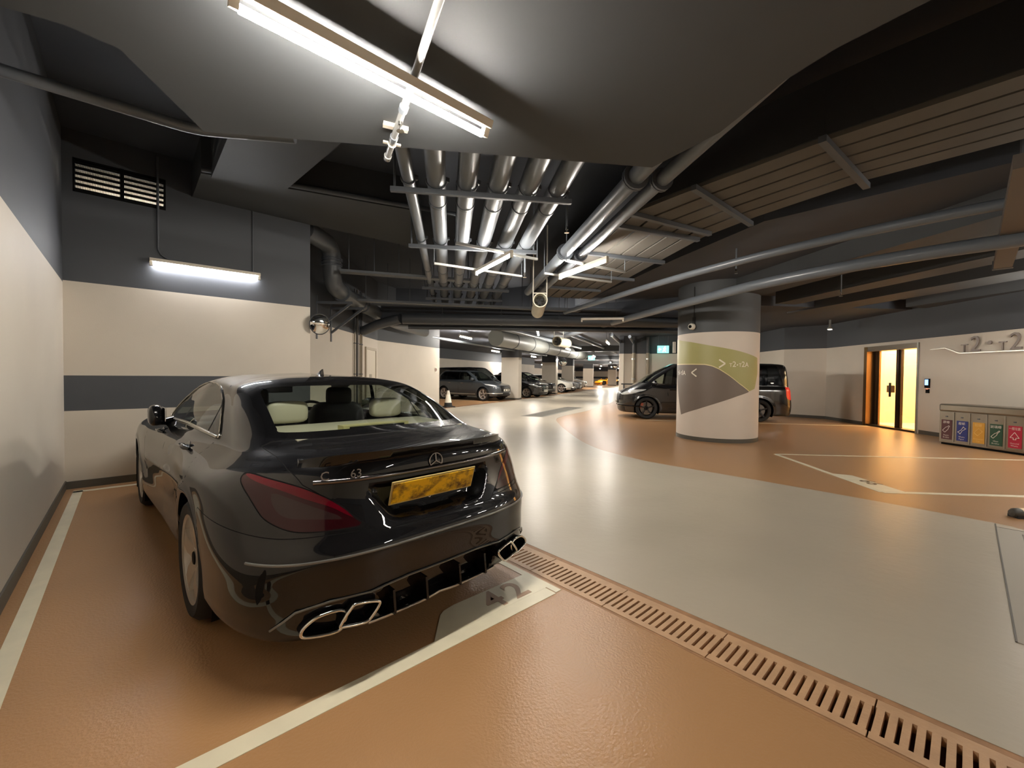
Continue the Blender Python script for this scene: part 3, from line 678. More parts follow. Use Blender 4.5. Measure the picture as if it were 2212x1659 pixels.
# transverse duct across the driveway
a, b = Vector((5.15, 9.75, 2.82)), Vector((10.9, 5.1, 2.84)); dd = (b - a).normalized()
t = thing('round_duct', 'dark round duct running across the driveway', 'duct', a)
mb = MB(); mb.tube([(0, 0, 0), (b - a)], .135, 22); mb.tube([dd * -.05 + Vector((0, 0, 0)), dd * -.45 + Vector((.0, .35, -.12)), dd * -.6 + Vector((0, .9, -.25))], .125, 18); mb.build('duct_run', M_pipe_dk, t, 50)
for k in range(4):
    p = dd * (1.0 + 1.5 * k); mb = MB(); mb.tube([p - dd * .03, p + dd * .03], .145, 22); mb.tube([p + Vector((0, 0, .13)), p + Vector((0, 0, 1.2))], .008, 6); mb.build('hanger', M_steel_dk, t, 50)
long_pipe('ceiling_pipe', 'dark pipe just beyond the transverse duct', [(5.5, 10.1, 2.66), (11.2, 5.45, 2.66)], .055, M_pipe_dk)
c = MB(); c.beam((5.0, 10.6, 2.98), (13.2, 4.2, 2.98), .35, .55)
struct(c, 'ceiling_beam', M_ceil, 'dark beam above the transverse duct', 'beam')
# trays and rods in the dark zone between facing wall and pipes
for k, (p, q, z) in enumerate([((3.6, 9.2), (8.3, 6.6), 3.02), ((4.4, 9.9), (9.5, 6.2), 3.12), ((2.9, 7.9), (5.2, 6.8), 3.3)]):
    t = thing('cable_tray', ['dark cable tray crossing left of the six pipes, lower', 'dark cable tray crossing behind the six pipes, upper', 'dark tray above the elbow pipe'][k], 'cable tray', (*p, z))
    v = Vector((*q, z)) - Vector((*p, z)); mb = MB(); mb.beam((0, 0, 0), v, .2, .045); mb.build('tray', M_steel_dk, t)
    for s_ in np.linspace(.06, .94, 6):
        mb = MB(); mb.tube([v * s_, v * s_ + Vector((0, 0, 1.0))], .009, 6); mb.build('hanger_rod', M_steel_dk, t)
# far round ventilation duct over the bays
a, b = Vector((11.0, 12.6, 2.86)), Vector((24.5, 18.7, 2.86)); dd = (b - a).normalized()
t = thing('round_duct', 'grey ringed ventilation duct over the far driveway edge', 'duct', a)
mb = MB(); mb.tube([dd * -.6, dd * 13.6], .33, 24); mb.build('duct_run', mat('duct_grey', srgb(128, 130, 126), .45), t, 50)
for k in range(7):
    p = dd * (1.0 + 2.0 * k); mb = MB(); mb.tube([p - dd * .03, p + dd * .03], .345, 24); mb.tube([p + Vector((0, 0, .3)), p + Vector((0, 0, .39))], .012, 6); mb.build('ring', M_steel_dk, t, 50)
for k, (p, q, r, z, lb) in enumerate([((8.6, 14.0), (22, 20.4), .06, 2.85, 'thin pipe over the cone and the grey car'), ((9.0, 11.0), (20, 15.8), .09, 3.1, 'pipe left of the grey ventilation duct'), ((10.0, 9.5), (26, 17.3), .07, 3.12, 'pipe above the far white jet fan'), ((13.5, 9.2), (30, 18.0), .08, 3.0, 'pipe over the black van towards the far end'), ((14.3, 8.9), (30, 17.5), .06, 2.95, 'thin pipe beside the one over the black van')]):
    long_pipe('ceiling_pipe', lb, [(*p, z), (*q, z)], r, M_pipe)
# jet fans
def jet_fan(label, p, q, r, hang):
    p, q = Vector(p), Vector(q); d_ = (q - p).normalized(); L_ = (q - p).length; t = thing('jet_fan', label, 'fan', p)
    mb = MB(); mb.lathe([(r * .86, .0), (r, 0), (r, L_ * .3), (r * .93, L_ * .32), (r * .93, L_ * .68), (r, L_ * .7), (r, L_), (r * .86, L_), (r * .84, L_ * .5), (r * .86, 0)], (0, 0, 0), d_, 30, False); mb.build('casing', mat('fan_cream', srgb(206, 200, 180), .45), t, 40)
    mb = MB(); mb.lathe([(r * .3, L_ * .2), (r * .3, L_ * .5)], (0, 0, 0), d_, 16); mb.build('motor', M_dark, t, 40)
    n1 = d_.cross(Vector((0, 0, 1))).normalized(); n2 = n1.cross(d_); mb = MB()
    for a in np.linspace(0, math.pi, 4)[:-1]:
        v = (n1 * math.cos(a) + n2 * math.sin(a)) * r * .9; mb.tube([v + d_ * .02, -v + d_ * .02], r * .02, 5)
    for rr in (.3, .6): mb.tube([(n1 * math.cos(a) + n2 * math.sin(a)) * r * rr + d_ * .02 for a in np.linspace(0, 2 * math.pi, 17)[:-1]], r * .018, 5, closed=True)
    mb.build('guard', M_dark, t, 40)
    mb = MB()
    for b_ in range(6):
        a = b_ * math.pi / 3; v = n1 * math.cos(a) + n2 * math.sin(a); w_ = d_.cross(v); mb.obox(v * r * .58 + d_ * L_ * .18, v * r * .27, (w_ * .8 + d_ * .5) * r * .14, (d_ * .8 - w_ * .5) * r * .015)
    mb.build('blades', mat('fan_blade', srgb(70, 68, 64), .5), t)
    mb = MB()
    for s_ in (-1, 1): mb.tube([n1 * r * .95 * s_ + d_ * L_ * .15, n1 * r * .95 * s_ + d_ * L_ * .15 + Vector((0, 0, hang))], .012, 6)
    mb.tube([n1 * r * -.95 + d_ * L_ * .15 + Vector((0, 0, r * 1.25)), n1 * r * .95 + d_ * L_ * .15 + Vector((0, 0, r * 1.25))], .012, 6); mb.build('hanger', M_white, t, 40)
jet_fan('near cream jet fan tube hanging over the driveway', (5.62, 5.38, 2.80), (6.63, 6.43, 2.80), .135, 1.45)
jet_fan('far small cream jet fan beside the grey duct', (11.81, 10.43, 2.7), (12.95, 10.9, 2.7), .19, .6)
# beam-like bar hanging at right
t = thing('hanging_channel', 'long brown-grey channel hanging at the upper right', 'channel', (8.1, -.28, 2.9))
mb = MB(); mb.beam((.3, .02, 0), (-3.6, .03, 0), .16, .10); mb.build('channel', mat('channel_brown', srgb(92, 84, 78), .55), t)
mb = MB(); mb.box(.24, .32, -.07, .11, -.055, .055); mb.tube([(0, .02, .05), (0, .02, .6)], .012, 6); mb.tube([(-2.5, .02, .05), (-2.5, .02, .6)], .012, 6); mb.build('hanger', M_steel_dk, t)
# small sprinkler heads
for k, (p, lb) in enumerate([((3.95, 3.35, 3.2), 'chrome sprinkler head right of the six pipes'), ((9.2, 1.55, 2.9), 'small sprinkler branch below the lobby side beams'), ((4.6, 4.75, 3.0), 'sprinkler head beside the rail lamp'), ((7.3, 2.6, 3.15), 'sprinkler head above the round column')]):
    t = thing('sprinkler', lb, 'sprinkler', p)
    mb = MB(); mb.tube([(0, 0, 0), (0, 0, .45 if p[2] > 3.1 else .6)], .012, 8); mb.build('drop_pipe', M_pipe, t, 50)
    mb = MB(); mb.lathe([(.012, .02), (.014, -.02), (.005, -.025), (.005, -.05), (.028, -.052), (.03, -.057), (.0, -.058)], (0, 0, 0), (0, 0, 1), 12, False); mb.build('head', M_chrome, t, 50)

# ---------------------------------------------------------------- louvre, conduits, wall things
t = thing('louvre', 'black louvred vent high on the striped wall with light behind', 'vent', (LX0, 7.2, LZ0))
W_, H_ = LX1 - LX0, LZ1 - LZ0
mb = MB(); mb.box(0, W_, .0, .05, H_ - .02, H_); mb.box(0, W_, 0, .05, 0, .015); mb.box(0, .02, 0, .05, 0, H_); mb.box(W_ - .02, W_, 0, .05, 0, H_); mb.box(W_ * .505 - .02, W_ * .505 + .02, -.01, .05, 0, H_); mb.build('frame', M_black, t)
for k in range(6):
    z = .028 + k * (H_ - .045) / 5.6
    mb = MB(); mb.obox((W_ / 2, .03, z + .012), (W_ / 2, 0, 0), (0, .028, .008), (0, -.003, .0165)); mb.build('slat', M_black, t)
mb = MB()
for k in range(60): mb.tube([(W_ * (k + .5) / 60, .075, 0), (W_ * (k + .5) / 60, .075, H_)], .0022, 4, False)
o = mb.build('mesh_screen', M_dark, t); o['kind'] = 'stuff'
mb = MB(); mb.box(LX0 - .1, LX1 + .1, 8.3, 8.32, LZ0 - .6, LZ1 + .3)
struct(mb, 'wall_shaft', mat('shaft_wall', srgb(200, 190, 170), .7), 'pale wall of the lit shaft behind the louvre', 'wall')
lamp('strip_lamp', 'lit tube lamp in the shaft behind the louvre', (-.45, 7.95, 3.60), (.75, 7.95, 3.60), gap=.04)
t = thing('conduit', 'dark conduit running from the louvre down to the wall lamp', 'conduit', (.30, 7.185, 0))
mb = MB(); mb.tube([(0, 0, 4.2), (0, 0, 3.1), (.0, 0, 3.0), (.03, 0, 2.94), (.09, 0, 2.90), (.17, 0, 2.885), (.25, 0, 2.885)], .013, 8); mb.build('conduit_run', M_steel_dk, t, 50)
t = thing('conduit', 'thin conduit dropping to the right end of the wall lamp', 'conduit', (1.37, 7.19, 0))
mb = MB(); mb.tube([(0, 0, 2.87), (0, 0, 3.85)], .007, 6); mb.build('conduit_run', M_steel_dk, t, 50)
# convex mirror at the end of the facing wall
mc = Vector((2.30, 7.14, 2.205)); mdv = Vector((.15, -1.0, -.12)).normalized()
t = thing('convex_mirror', 'round convex traffic mirror at the end of the striped wall', 'mirror', mc)
R_ = .165
mb = MB(); mb.lathe([(R_ * math.sin(a) / math.sin(.62), (math.cos(a) - math.cos(.62)) * R_ / math.sin(.62)) for a in np.linspace(.62, .0005, 14)], (0, 0, 0), mdv, 40, False); mb.build('mirror_face', mat('mirror', (.93, .93, .92, 1), .02, metal=1), t, 60)
mb = MB(); u_ = mdv.cross(Vector((0, 0, 1))).normalized(); v_ = u_.cross(mdv); mb.tube([(u_ * math.cos(a) + v_ * math.sin(a)) * R_ for a in np.linspace(0, 2 * math.pi, 41)[:-1]], .008, 8, closed=True); mb.lathe([(R_, 0), (R_ * .6, -.03), (0.001, -.035)], (0, 0, 0), mdv, 30, False); mb.build('rim', M_dark, t, 50)
mb = MB(); mb.tube([mdv * -.03, (-.15, .1, 0)], .014, 8); mb.build('arm', M_steel_dk, t)
# service door, risers and little sign on the set-back wall
wd = Vector((WC[0] - WB[0], WC[1] - WB[1], 0)).normalized(); wn = Vector((wd.y, -wd.x, 0)); wo = Vector((*WB, 0))
ad = Vector((WB[0] - 1.9, WB[1] - 8.0, 0)).normalized(); an = Vector((ad.y, -ad.x, 0)); ao = Vector((*WB, 0))
t = thing('door_1', 'cream service door with a small vent in the set-back wall', 'door', ao + ad * -.72, 0, None, 'structure')
mb = MB(); mb.obox(an * .012 + Vector((0, 0, 1.05)), ad * .42, an * .012, (0, 0, 1.05)); mb.build('door_leaf', mat('door_cream', srgb(212, 202, 184), .5), t)
mb = MB()
for s_ in (-.46, .46): mb.obox(ad * s_ + an * .02 + Vector((0, 0, 1.07)), ad * .035, an * .02, (0, 0, 1.09))
mb.obox(an * .02 + Vector((0, 0, 2.14)), ad * .49, an * .02, (0, 0, .035)); mb.build('door_frame', mat('door_frame', srgb(178, 166, 146), .5), t)
mb = MB(); mb.obox(ad * -.05 + an * .028 + Vector((0, 0, 1.30)), ad * .1, an * .006, (0, 0, .1)); mb.build('vent', mat('vent_grey', srgb(160, 150, 135), .5), t)
mb = MB(); mb.tube([ad * -.36 + an * .02 + Vector((0, 0, 1.1)), ad * -.36 + an * .07 + Vector((0, 0, 1.1)), ad * -.25 + an * .07 + Vector((0, 0, 1.1))], .011, 6); mb.build('handle', M_chrome, t)
for k, (s_, r, lb) in enumerate([(-2.15, .018, 'thin dark riser pipe left of the service door'), (-2.0, .03, 'dark riser pipe left of the service door'), (-1.72, .02, 'thin riser nearest the service door'), (-1.60, .02, 'thin riser touching the service door frame')]):
    t = thing('riser_pipe', lb, 'pipe', ao + ad * s_ + an * (r + .02), 0, 'risers on the set-back wall')
    mb = MB(); mb.tube([(0, 0, 0), (0, 0, 3.6)], r, 10); mb.build('pipe_run', wall_paint('riser_paint', [(2.47, 9, srgb(70, 71, 74))], srgb(150, 140, 122)) if k != 1 else mat('riser_dark', srgb(96, 94, 90), .6), t, 50)
    for z in (.6, 1.4, 2.2, 3.0):
        mb = MB(); mb.tube([(0, 0, z - .012), (0, 0, z + .012)], r + .01, 10); mb.build('clip', M_steel_dk, t, 50)
t = thing('wall_sign', 'small round symbol plate near the end of the set-back wall', 'sign', wo + wd * 3.55 + wn * .004 + Vector((0, 0, 1.60)))
mb = MB(); mb.obox((0, 0, 0), wd * .1, wn * .004, (0, 0, .1)); mb.build('plate', M_white, t)
mb = MB(); zz = Vector((0, 0, 1)); mb.tube([wn * .006 + (wd * math.cos(a) + zz * math.sin(a)) * .062 for a in np.linspace(0, 2 * math.pi, 21)[:-1]], .012, 6, closed=True); mb.build('ring', mat('sign_brown', srgb(110, 60, 50), .5), t, 50)
mb = MB(); mb.lathe([(.001, 0), (.025, .001), (.025, .006), (.001, .007)], wn * .004, wn, 12); mb.build('dot', mat('sign_brown', srgb(110, 60, 50), .5), t)
# traffic cone
t = thing('traffic_cone', 'white traffic cone with black base beside the driveway', 'cone', (10.19, 15.19, .0))
mb = MB(); mb.box(-.22, .22, -.22, .22, 0, .05); mb.lathe([(.19, .05), (.17, .10), (.16, .2), (.155, .21)], (0, 0, 0), (0, 0, 1), 20); mb.build('base', M_rubber, t, 40)
mb = MB(); mb.lathe([(.152, .2), (.085, .56)], (0, 0, 0), (0, 0, 1), 24, False); mb.build('reflective_sleeve', mat('cone_white', srgb(226, 220, 206), .45), t, 40)
mb = MB(); mb.lathe([(.085, .56), (.045, .72), (.04, .73), (.0, .73)], (0, 0, 0), (0, 0, 1), 20, False); mb.build('tip', mat('cone_grey', srgb(196, 188, 172), .6), t, 40)

# ---------------------------------------------------------------- drain covers and floor grating
M_cast = mat('cast_orange', srgb(190, 152, 116), .5, var=.1, vscale=9, bump=.1, bscale=60)
PITCH_, NB = .0413, 15
def drain_section(i, y0):
    t = thing('drain_cover', 'slotted orange-painted drain cover, ' + ['at the foot of the frame', 'second from the viewer', 'third from the viewer', 'fourth from the viewer', 'beside the number 42 plate', 'by the rear of the coupe', 'beside the rear wheel of the coupe', 'beside the coupe door', 'beside the coupe front door', 'beside the coupe bonnet', 'at the foot of the striped wall'][i], 'drain cover', (2.118, y0, 0), 0, 'drain covers along the driveway')
    L_ = PITCH_ * NB - .006
    mb = MB(); mb.box(0, .042, 0, L_, -.035, .003); mb.build('side_rail', M_cast, t)
    mb = MB(); mb.box(.222, .284, 0, L_, -.035, .003); mb.build('side_rail', M_cast, t)
    return t
bar = MB(); bar.box(.042, .222, 0, PITCH_ - .0155, -.03, .003); bar_me = None
for i in range(11):
    y0 = .865 + (i - 3) * PITCH_ * NB; t = drain_section(i, y0)
    for k in range(NB):
        if bar_me is None: o = bar.build('bar', M_cast, t); bar_me = o.data
        else: o = link('bar', bar_me, None, t)
        o.location = (0, k * PITCH_ + .005, 0)
t = thing('floor_grating', 'grey fine-barred steel floor grating at the right edge', 'grating', (6.08, -.2, .004))
M_gr = mat('grating_steel', srgb(150, 146, 136), .45, metal=.3)
mb = MB(); mb.box(-2.6, 0, -.02, 0, -.0, .004); mb.box(-2.6, 0, -.15, -.02, 0, .003); mb.box(-.12, 0, -1.4, -.15, 0, .003); mb.build('frame', mat('frame_concrete', srgb(168, 160, 146), .6), t)
mb = MB(); mb.box(-2.6, .12, -.004, .004, 0, .005); mb.box(-.006, .0, -1.4, 0, 0, .005); mb.build('edge_angle', M_skirt, t)
mb = MB(); mb.box(-2.6, -.12, -1.4, -.15, 0.0, .0012); mb.build('pit', M_trench, t)
mb = MB()
for k in range(88): mb.box(-2.58 + k * .028, -2.58 + k * .028 + .013, -1.4, -.15, .0, .006)
o = mb.build('grating_bars', M_gr, t); o['kind'] = 'stuff'
t = thing('drain_grate', 'grey rectangular drain grate set into the driveway ahead', 'grating', (0, 0, .004))
ga = [(10.12, 10.57), (10.26, 9.66), (14.63, 11.4), (15.12, 13.11)]
mb = MB(); mb.prism([(10.0, 10.45), (10.35, 9.72), (14.9, 11.55), (14.5, 12.3)], 0, .004); mb.build('frame', mat('grate_frame', srgb(140, 134, 122), .5), t)
mb = MB(); e0, e1 = Vector((10.15, 10.42, 0)), Vector((10.42, 9.85, 0)); gd = Vector((4.5, 1.83, 0))
for k in range(46):
    s_ = (k + .3) / 46; mb.beam(e0 + gd * s_ + Vector((0, 0, .005)), e1 + gd * s_ + Vector((0, 0, .005)), .05, .003)
o = mb.build('bars', mat('grate_bar', srgb(92, 88, 80), .5), t); o['kind'] = 'stuff'
t = thing('wheel_stop', 'low black rubber wheel stop with a cream band at the right edge', 'wheel stop', (6.66, -.33, 0), math.radians(-46))
mb = MB(); mb.lathe([(.0, -.02), (.035, -.015), (.05, .01), (.05, .06), (.0, .06)], (0, 0, .045), (1, 0, 0), 14); mb.build('end', mat('stop_grey', srgb(70, 68, 62), .5), t, 40)
mb = MB(); mb.lathe([(.051, .06), (.051, .13)], (0, 0, .045), (1, 0, 0), 14); mb.build('band', mat('stop_cream', srgb(226, 200, 160), .5), t, 40)
mb = MB(); mb.lathe([(.05, .13), (.05, .9)], (0, 0, .045), (1, 0, 0), 14); mb.box(-.0, .9, -.05, .05, 0, .03); mb.build('body', M_rubber, t, 40)
# ---------------------------------------------------------------- lobby door and things on the right wall
M_bronze = mat('bronze', srgb(120, 92, 60), .3, metal=.8); M_bronze_dk = mat('bronze_dark', srgb(52, 40, 30), .35, metal=.6)
t = thing('door_2', 'glass lobby door in a bronze frame with warm light behind', 'door', (0, 0, 0), 0, None, 'structure')
def rb(t0, t1, z0, z1, o0, o1, name, mt, parent=t):
    mb = MB(); rbox(t0, t1, z0, z1, o0, o1, mb); return mb.build(name, mt, parent)
rb(DT1 - .12, DT1, 0, DZ, -.3, .03, 'jamb', M_bronze); rb(DT1 - .22, DT1 - .12, 0, DZ - .1, -.26, -.16, 'jamb', M_bronze_dk); rb(DT0, DT0 + .04, 0, DZ, -.3, .03, 'jamb', mat('jamb_grey', srgb(150, 150, 140), .4, metal=.5))
rb(DT0, DT1, DZ - .14, DZ, -.3, .02, 'header', mat('header', srgb(110, 98, 84), .35, metal=.5)); rb(DT0, DT1, 0, .05, -.3, .0, 'threshold', M_bronze_dk)
LG = glass_mat('lobby_glass', (.93, .95, .92, 1))
for k, (a, b) in enumerate([(-3.62, -2.86), (-2.78, -2.02)]):
    g = rb(a, b, .06, DZ - .15, -.18 - .05 * k, -.168 - .05 * k, 'glass_leaf', LG)
    rb(a, a + .045, .05, DZ - .14, -.2 - .05 * k, -.15 - .05 * k, 'stile', M_bronze_dk if k else M_bronze, g); rb(b - .05, b, .05, DZ - .14, -.2 - .05 * k, -.15 - .05 * k, 'stile', M_bronze_dk if k == 0 else M_bronze, g)
rb(-2.86, -2.78, .05, DZ - .14, -.26, -.12, 'mullion', M_bronze_dk)
rb(-2.62, -2.57, .9, 1.3, -.13, -.10, 'pull_handle', M_chrome)
nt_ = rb(-2.62, -2.34, 1.02, 1.22, -.228, -.218, 'notice', mat('notice', srgb(180, 140, 90), .6))
# lobby behind
lw = MB(); rbox(-4.4, -.9, 0, 2.8, -2.9, -2.8, lw); lo = struct(lw, 'wall_lobby', mat('lobby_wood', srgb(226, 192, 142), .45, var=.05, vscale=2), 'warm timber back wall of the lobby', 'wall')
for k in range(8):
    mb = MB(); rbox(-4.3 + k * .42, -4.3 + k * .42 + .40, .22, 2.7, -2.8, -2.785, mb); mb.build('panel', MATS['lobby_wood'], lo)
mb = MB(); rbox(-4.3, -.9, 0, .2, -2.8, -2.78, mb); mb.build('skirting', mat('lobby_skirt', srgb(150, 104, 60), .4), lo)
lw = MB(); rbox(-4.45, -4.35, 0, 2.8, -2.9, -.2, lw); rbox(-1.0, -.9, 0, 2.8, -2.9, -.2, lw); struct(lw, 'wall_lobby', MATS['lobby_wood'], 'warm timber side walls of the lobby', 'wall')
lw = MB(); rbox(-4.4, -.9, -.02, .012, -2.9, -.3, lw); struct(lw, 'floor', mat('lobby_floor', srgb(214, 196, 160), .2), 'pale polished lobby floor behind the glass door', 'floor')
lw = MB(); rbox(-4.4, -.9, 2.62, 2.66, -2.9, -.2, lw); struct(lw, 'ceiling', emit_mat('lobby_glow', (1, .80, .54, 1), LOBBY), 'glowing lobby ceiling panel', 'ceiling')
t = thing('light_slot', 'tall lit wall slot inside the lobby', 'lamp', (0, 0, 0)); rb(-2.62, -2.47, 1.2, 2.2, -2.78, -2.77, 'diffuser', emit_mat('slot_glow', (1, .9, .7, 1), 4), t)
# intercom
t = thing('intercom', 'black access panel with blue screen right of the lobby door', 'intercom', (0, 0, 0))
rb(-4.00, -3.88, 1.19, 1.42, .001, .04, 'housing', M_black, t); rb(-3.985, -3.895, 1.26, 1.40, .04, .043, 'screen', emit_mat('screen_blue', (.12, .4, 1, 1), 1.6), t)
rb(-3.985, -3.905, 1.06, 1.16, .001, .03, 'card_reader', M_black, t); rb(-3.97, -3.92, 1.155, 1.165, .03, .034, 'indicator', emit_mat('led_red', (1, .15, .05, 1), 2), t)
# direction rail and letters
t = thing('sign_rail', 'thin pale cranked rail under the wall letters', 'rail', (0, 0, 0))
pts = [(-4.02, 2.147), (-4.41, 2.165), (-4.76, 2.02), (-6.6, 2.0)]
mb = MB()
for (a, z), (b, y) in zip(pts[:-1], pts[1:]): mb.beam(rw(a, .03, z), rw(b, .03, y), .03, .02)
mb.build('rail', mat('rail_pale', srgb(220, 214, 200), .3, metal=.3), t)
mb = MB()
for a, z in ((-4.3, 2.155), (-5.3, 2.012), (-6.2, 2.0)): mb.beam(rw(a, 0, z), rw(a, .03, z), .01, .01)
mb.build('pin', M_steel_dk, t)
M_let = mat('letter_bronze', srgb(104, 92, 84), .4, metal=.3)
x = -4.80
for k, (ch, sz, z, adv, lb) in enumerate([('T', .27, 2.035, .21, 'raised small letter T, first of the wall sign'), ('2', .50, 2.04, .37, 'raised digit 2 between the letter T and the dot'), ('\u2022', .34, 2.10, .24, 'raised dot in the middle of the wall sign'), ('T', .27, 2.035, .21, 'raised letter T after the dot'), ('2', .50, 2.04, .33, 'raised digit 2 cut by the right edge'), ('A', .40, 2.03, .3, 'raised letter A at the end of the wall sign')]):
    me = text_mesh(ch, sz, .012, 3); o = link('sign_letter', me, M_let); o.matrix_world = frame_matrix(rw(x, .035, z), -RD, (0, 0, 1)); x -= adv
    tag(o, lb, 'letter', 'raised wall letters')
# recycling station
BD = Vector((-.6, -.8, 0)); BI = Vector((.8, -.6, 0)); B0 = Vector((13.09, .44, 0))
t = thing('recycling_station', 'stainless steel recycling station with five coloured posters', 'bin', B0)
M_ss = mat('brushed_steel', srgb(150, 142, 128), .33, metal=.85, var=.05, vscale=5)
def bb(a, b, z0, z1, d0, d1, name, mt, parent, bev=0):
    mb = MB(); mb.obox(BD * (a + b) / 2 + BI * (d0 + d1) / 2 + Vector((0, 0, (z0 + z1) / 2)), BD * (b - a) / 2, BI * (d1 - d0) / 2, (0, 0, (z1 - z0) / 2)); return mb.build(name, mt, parent, None, bev)
bb(0, 1.52, .04, .86, .03, .52, 'cabinet', M_ss, t, .01); bb(0, 1.52, .72, .88, 0, .54, 'top_hood', M_ss, t, .03); bb(.02, 1.5, 0, .05, .06, .5, 'plinth', M_black, t)
bb(1.44, 1.52, .04, .80, -.0, .06, 'end_post', M_ss, t, .01)
def flat_text(txt, size, x, z, parent, mt, w=None):
    me = text_mesh(txt, size, 0, 1); lo, hi = text_width(me); s_ = 1
    if w and hi - lo > w: s_ = w / (hi - lo)
    for v in me.vertices: v.co.x = (v.co.x - (lo + hi) / 2) * s_
    o = link('lettering', me, mt, parent); o.matrix_world = Matrix.Translation(B0) @ frame_matrix(BD * x + BI * -.004 + Vector((0, 0, z)), BD, (0, 0, 1)); o.matrix_parent_inverse = Matrix(); o.matrix_local = frame_matrix(BD * x + BI * -.004 + Vector((0, 0, z)), BD, (0, 0, 1))
    return o
def picto(paths, x, z, parent, mt, w=.008):
    mb = MB()
    for P in paths:
        for a, b in zip(P[:-1], P[1:]): mb.beam(BD * (x + a[0]) + BI * -.004 + Vector((0, 0, z + a[1])), BD * (x + b[0]) + BI * -.004 + Vector((0, 0, z + b[1])), w, .002, BI)
    mb.build('pictogram', mt, parent)
def rotp(P, a): c_, s_ = math.cos(a), math.sin(a); return [(p[0] * c_ - p[1] * s_, p[0] * s_ + p[1] * c_) for p in P]
bottle = [(-.03, -.075), (.03, -.075), (.03, .02), (.012, .055), (.012, .085), (-.012, .085), (-.012, .055), (-.03, .02), (-.03, -.075)]
paper = [(-.03, -.08), (.0, -.07), (.03, -.08), (.012, 0), (.03, .08), (0, .07), (-.03, .08), (-.012, 0), (-.03, -.08)]
can = [(-.042, -.06), (.042, -.06), (.042, .06), (-.042, .06), (-.042, -.06)]
tree = [(0, .075), (.068, -.03), (.02, -.03), (.02, -.065), (-.02, -.065), (-.02, -.03), (-.068, -.03), (0, .075)]
wine = [(-.022, -.09), (.022, -.09), (.022, .0), (.008, .03), (.008, .09), (-.008, .09), (-.008, .03), (-.022, .0), (-.022, -.09)]
POST = [('poster_brown', srgb(84, 42, 44), '\u81a0\u6a3d', 'Plastic\nBottles', bottle, -.7), ('poster_blue', srgb(36, 48, 120), '\u5ee2\u7d19', 'Waste\nPaper', paper, -.7), ('poster_yellow', srgb(214, 158, 56), '\u92c1\u7f50', 'Aluminium\nCan', can, -.7),
        ('poster_green', srgb(30, 72, 50), '\u73bb\u7483\u6a3d', 'Glass\nBottles', wine, -.7), ('poster_red', srgb(176, 28, 58), '\u4e00\u822c\u5783\u573e', 'General\nWaste', tree, 0)]
M_lt = mat('poster_white', srgb(224, 214, 204), .5); M_ly = mat('poster_pale', srgb(236, 196, 110), .5)
for k, (nm, c_, zh, en, ic, ang) in enumerate(POST):
    a = .015 + k * .285; d_ = bb(a, a + .275, .08, .71, .01, .035, 'bin_door', M_ss, t, .004)
    bb(a + .275, a + .285, .08, .71, -.008, .02, 'divider', mat('steel_light', srgb(176, 170, 158), .3, metal=.8), t)
    p = bb(a + .045, a + .245, .12, .54, .004, .011, 'poster', mat(nm, c_, .45), t)
    lt = M_ly if k == 2 else M_lt
    flat_text(zh, .062, a + .145, .465, p, lt, .17)
    for q, ln in enumerate(en.split('\n')): flat_text(ln, .042, a + .145, .195 - .045 * q, p, lt, .17)
    picto([rotp(ic, ang)], a + .145, .345, p, lt)
    mb = MB(); mb.obox(BD * (a + .14) + BI * .006 + Vector((0, 0, .61)), BD * .018, BI * .008, (0, 0, .012)); mb.build('latch', M_steel_dk, d_)
# red hose box with hose, pipes, trolley by the square column
qf = Vector((18.99, 11.77, 0)) ; qn = Vector((-.87, -.5, 0)); qd = Vector((.5, -.87, 0))
t = thing('hose_box', 'red fire box with hanging red hose on the square column', 'fire box', qf + qd * .25 + Vector((0, 0, 2.55)))
M_red = mat('fire_red', srgb(140, 24, 26), .4)
mb = MB(); mb.obox(qn * .12, qd * .13, qn * .12, (0, 0, .27)); mb.build('box', M_red, t, None, .02)
mb = MB(); mb.tube([qn * .1 + Vector((0, 0, -.25)), qn * .1 + qd * -.05 + Vector((0, 0, -.8)), qn * .1 + qd * .02 + Vector((0, 0, -1.15)), qn * .1 + qd * .16 + Vector((0, 0, -1.45))], .022, 8); mb.tube([qn * .1 + qd * .1 + Vector((0, 0, -.25)), qn * .1 + qd * .1 + Vector((0, 0, -.55))], .03, 8); mb.build('hose', M_red, t, 50)
mb = MB(); mb.tube([qn * .1 + qd * .16 + Vector((0, 0, -1.45)), qn * .1 + qd * .16 + Vector((0, 0, -2.0))], .015, 6); mb.build('nozzle', mat('hose_end', srgb(150, 110, 90), .5), t, 50)
t = thing('security_camera', 'small white dome camera beside the red fire box', 'camera', qf + qd * .55 + Vector((0, 0, 2.5)))
mb = MB(); mb.lathe([(.001, .0), (.09, .01), (.1, .06), (.07, .13), (.001, .15)], (0, 0, 0), qn, 16, False); mb.build('housing', M_white, t, 50)
mb = MB(); mb.lathe([(.001, .16), (.05, .15), (.05, .12)], (0, 0, 0), qn, 12, False); mb.build('lens', M_black, t, 50)
for k, (p, lb) in enumerate([((16.82, 10.24), 'cream riser pipe left of the exit sign'), ((17.17, 9.75), 'second cream riser pipe left of the exit sign')]):
    t = thing('riser_pipe', lb, 'pipe', (*p, 0)); mb = MB(); mb.tube([(0, 0, 0), (0, 0, 3.2)], .075, 14); mb.build('pipe_run', wall_paint('riser_paint', [], srgb(150, 140, 122)), t, 50)
    for z in (.9, 1.3, 2.2):
        mb = MB(); mb.tube([(0, 0, z - .03), (0, 0, z + .03)], .1, 14); mb.build('coupling', M_galv, t, 50)
t = thing('trolley', 'dark metal trolley standing behind the nose of the black van', 'trolley', (16.45, 9.55, 0), 0)
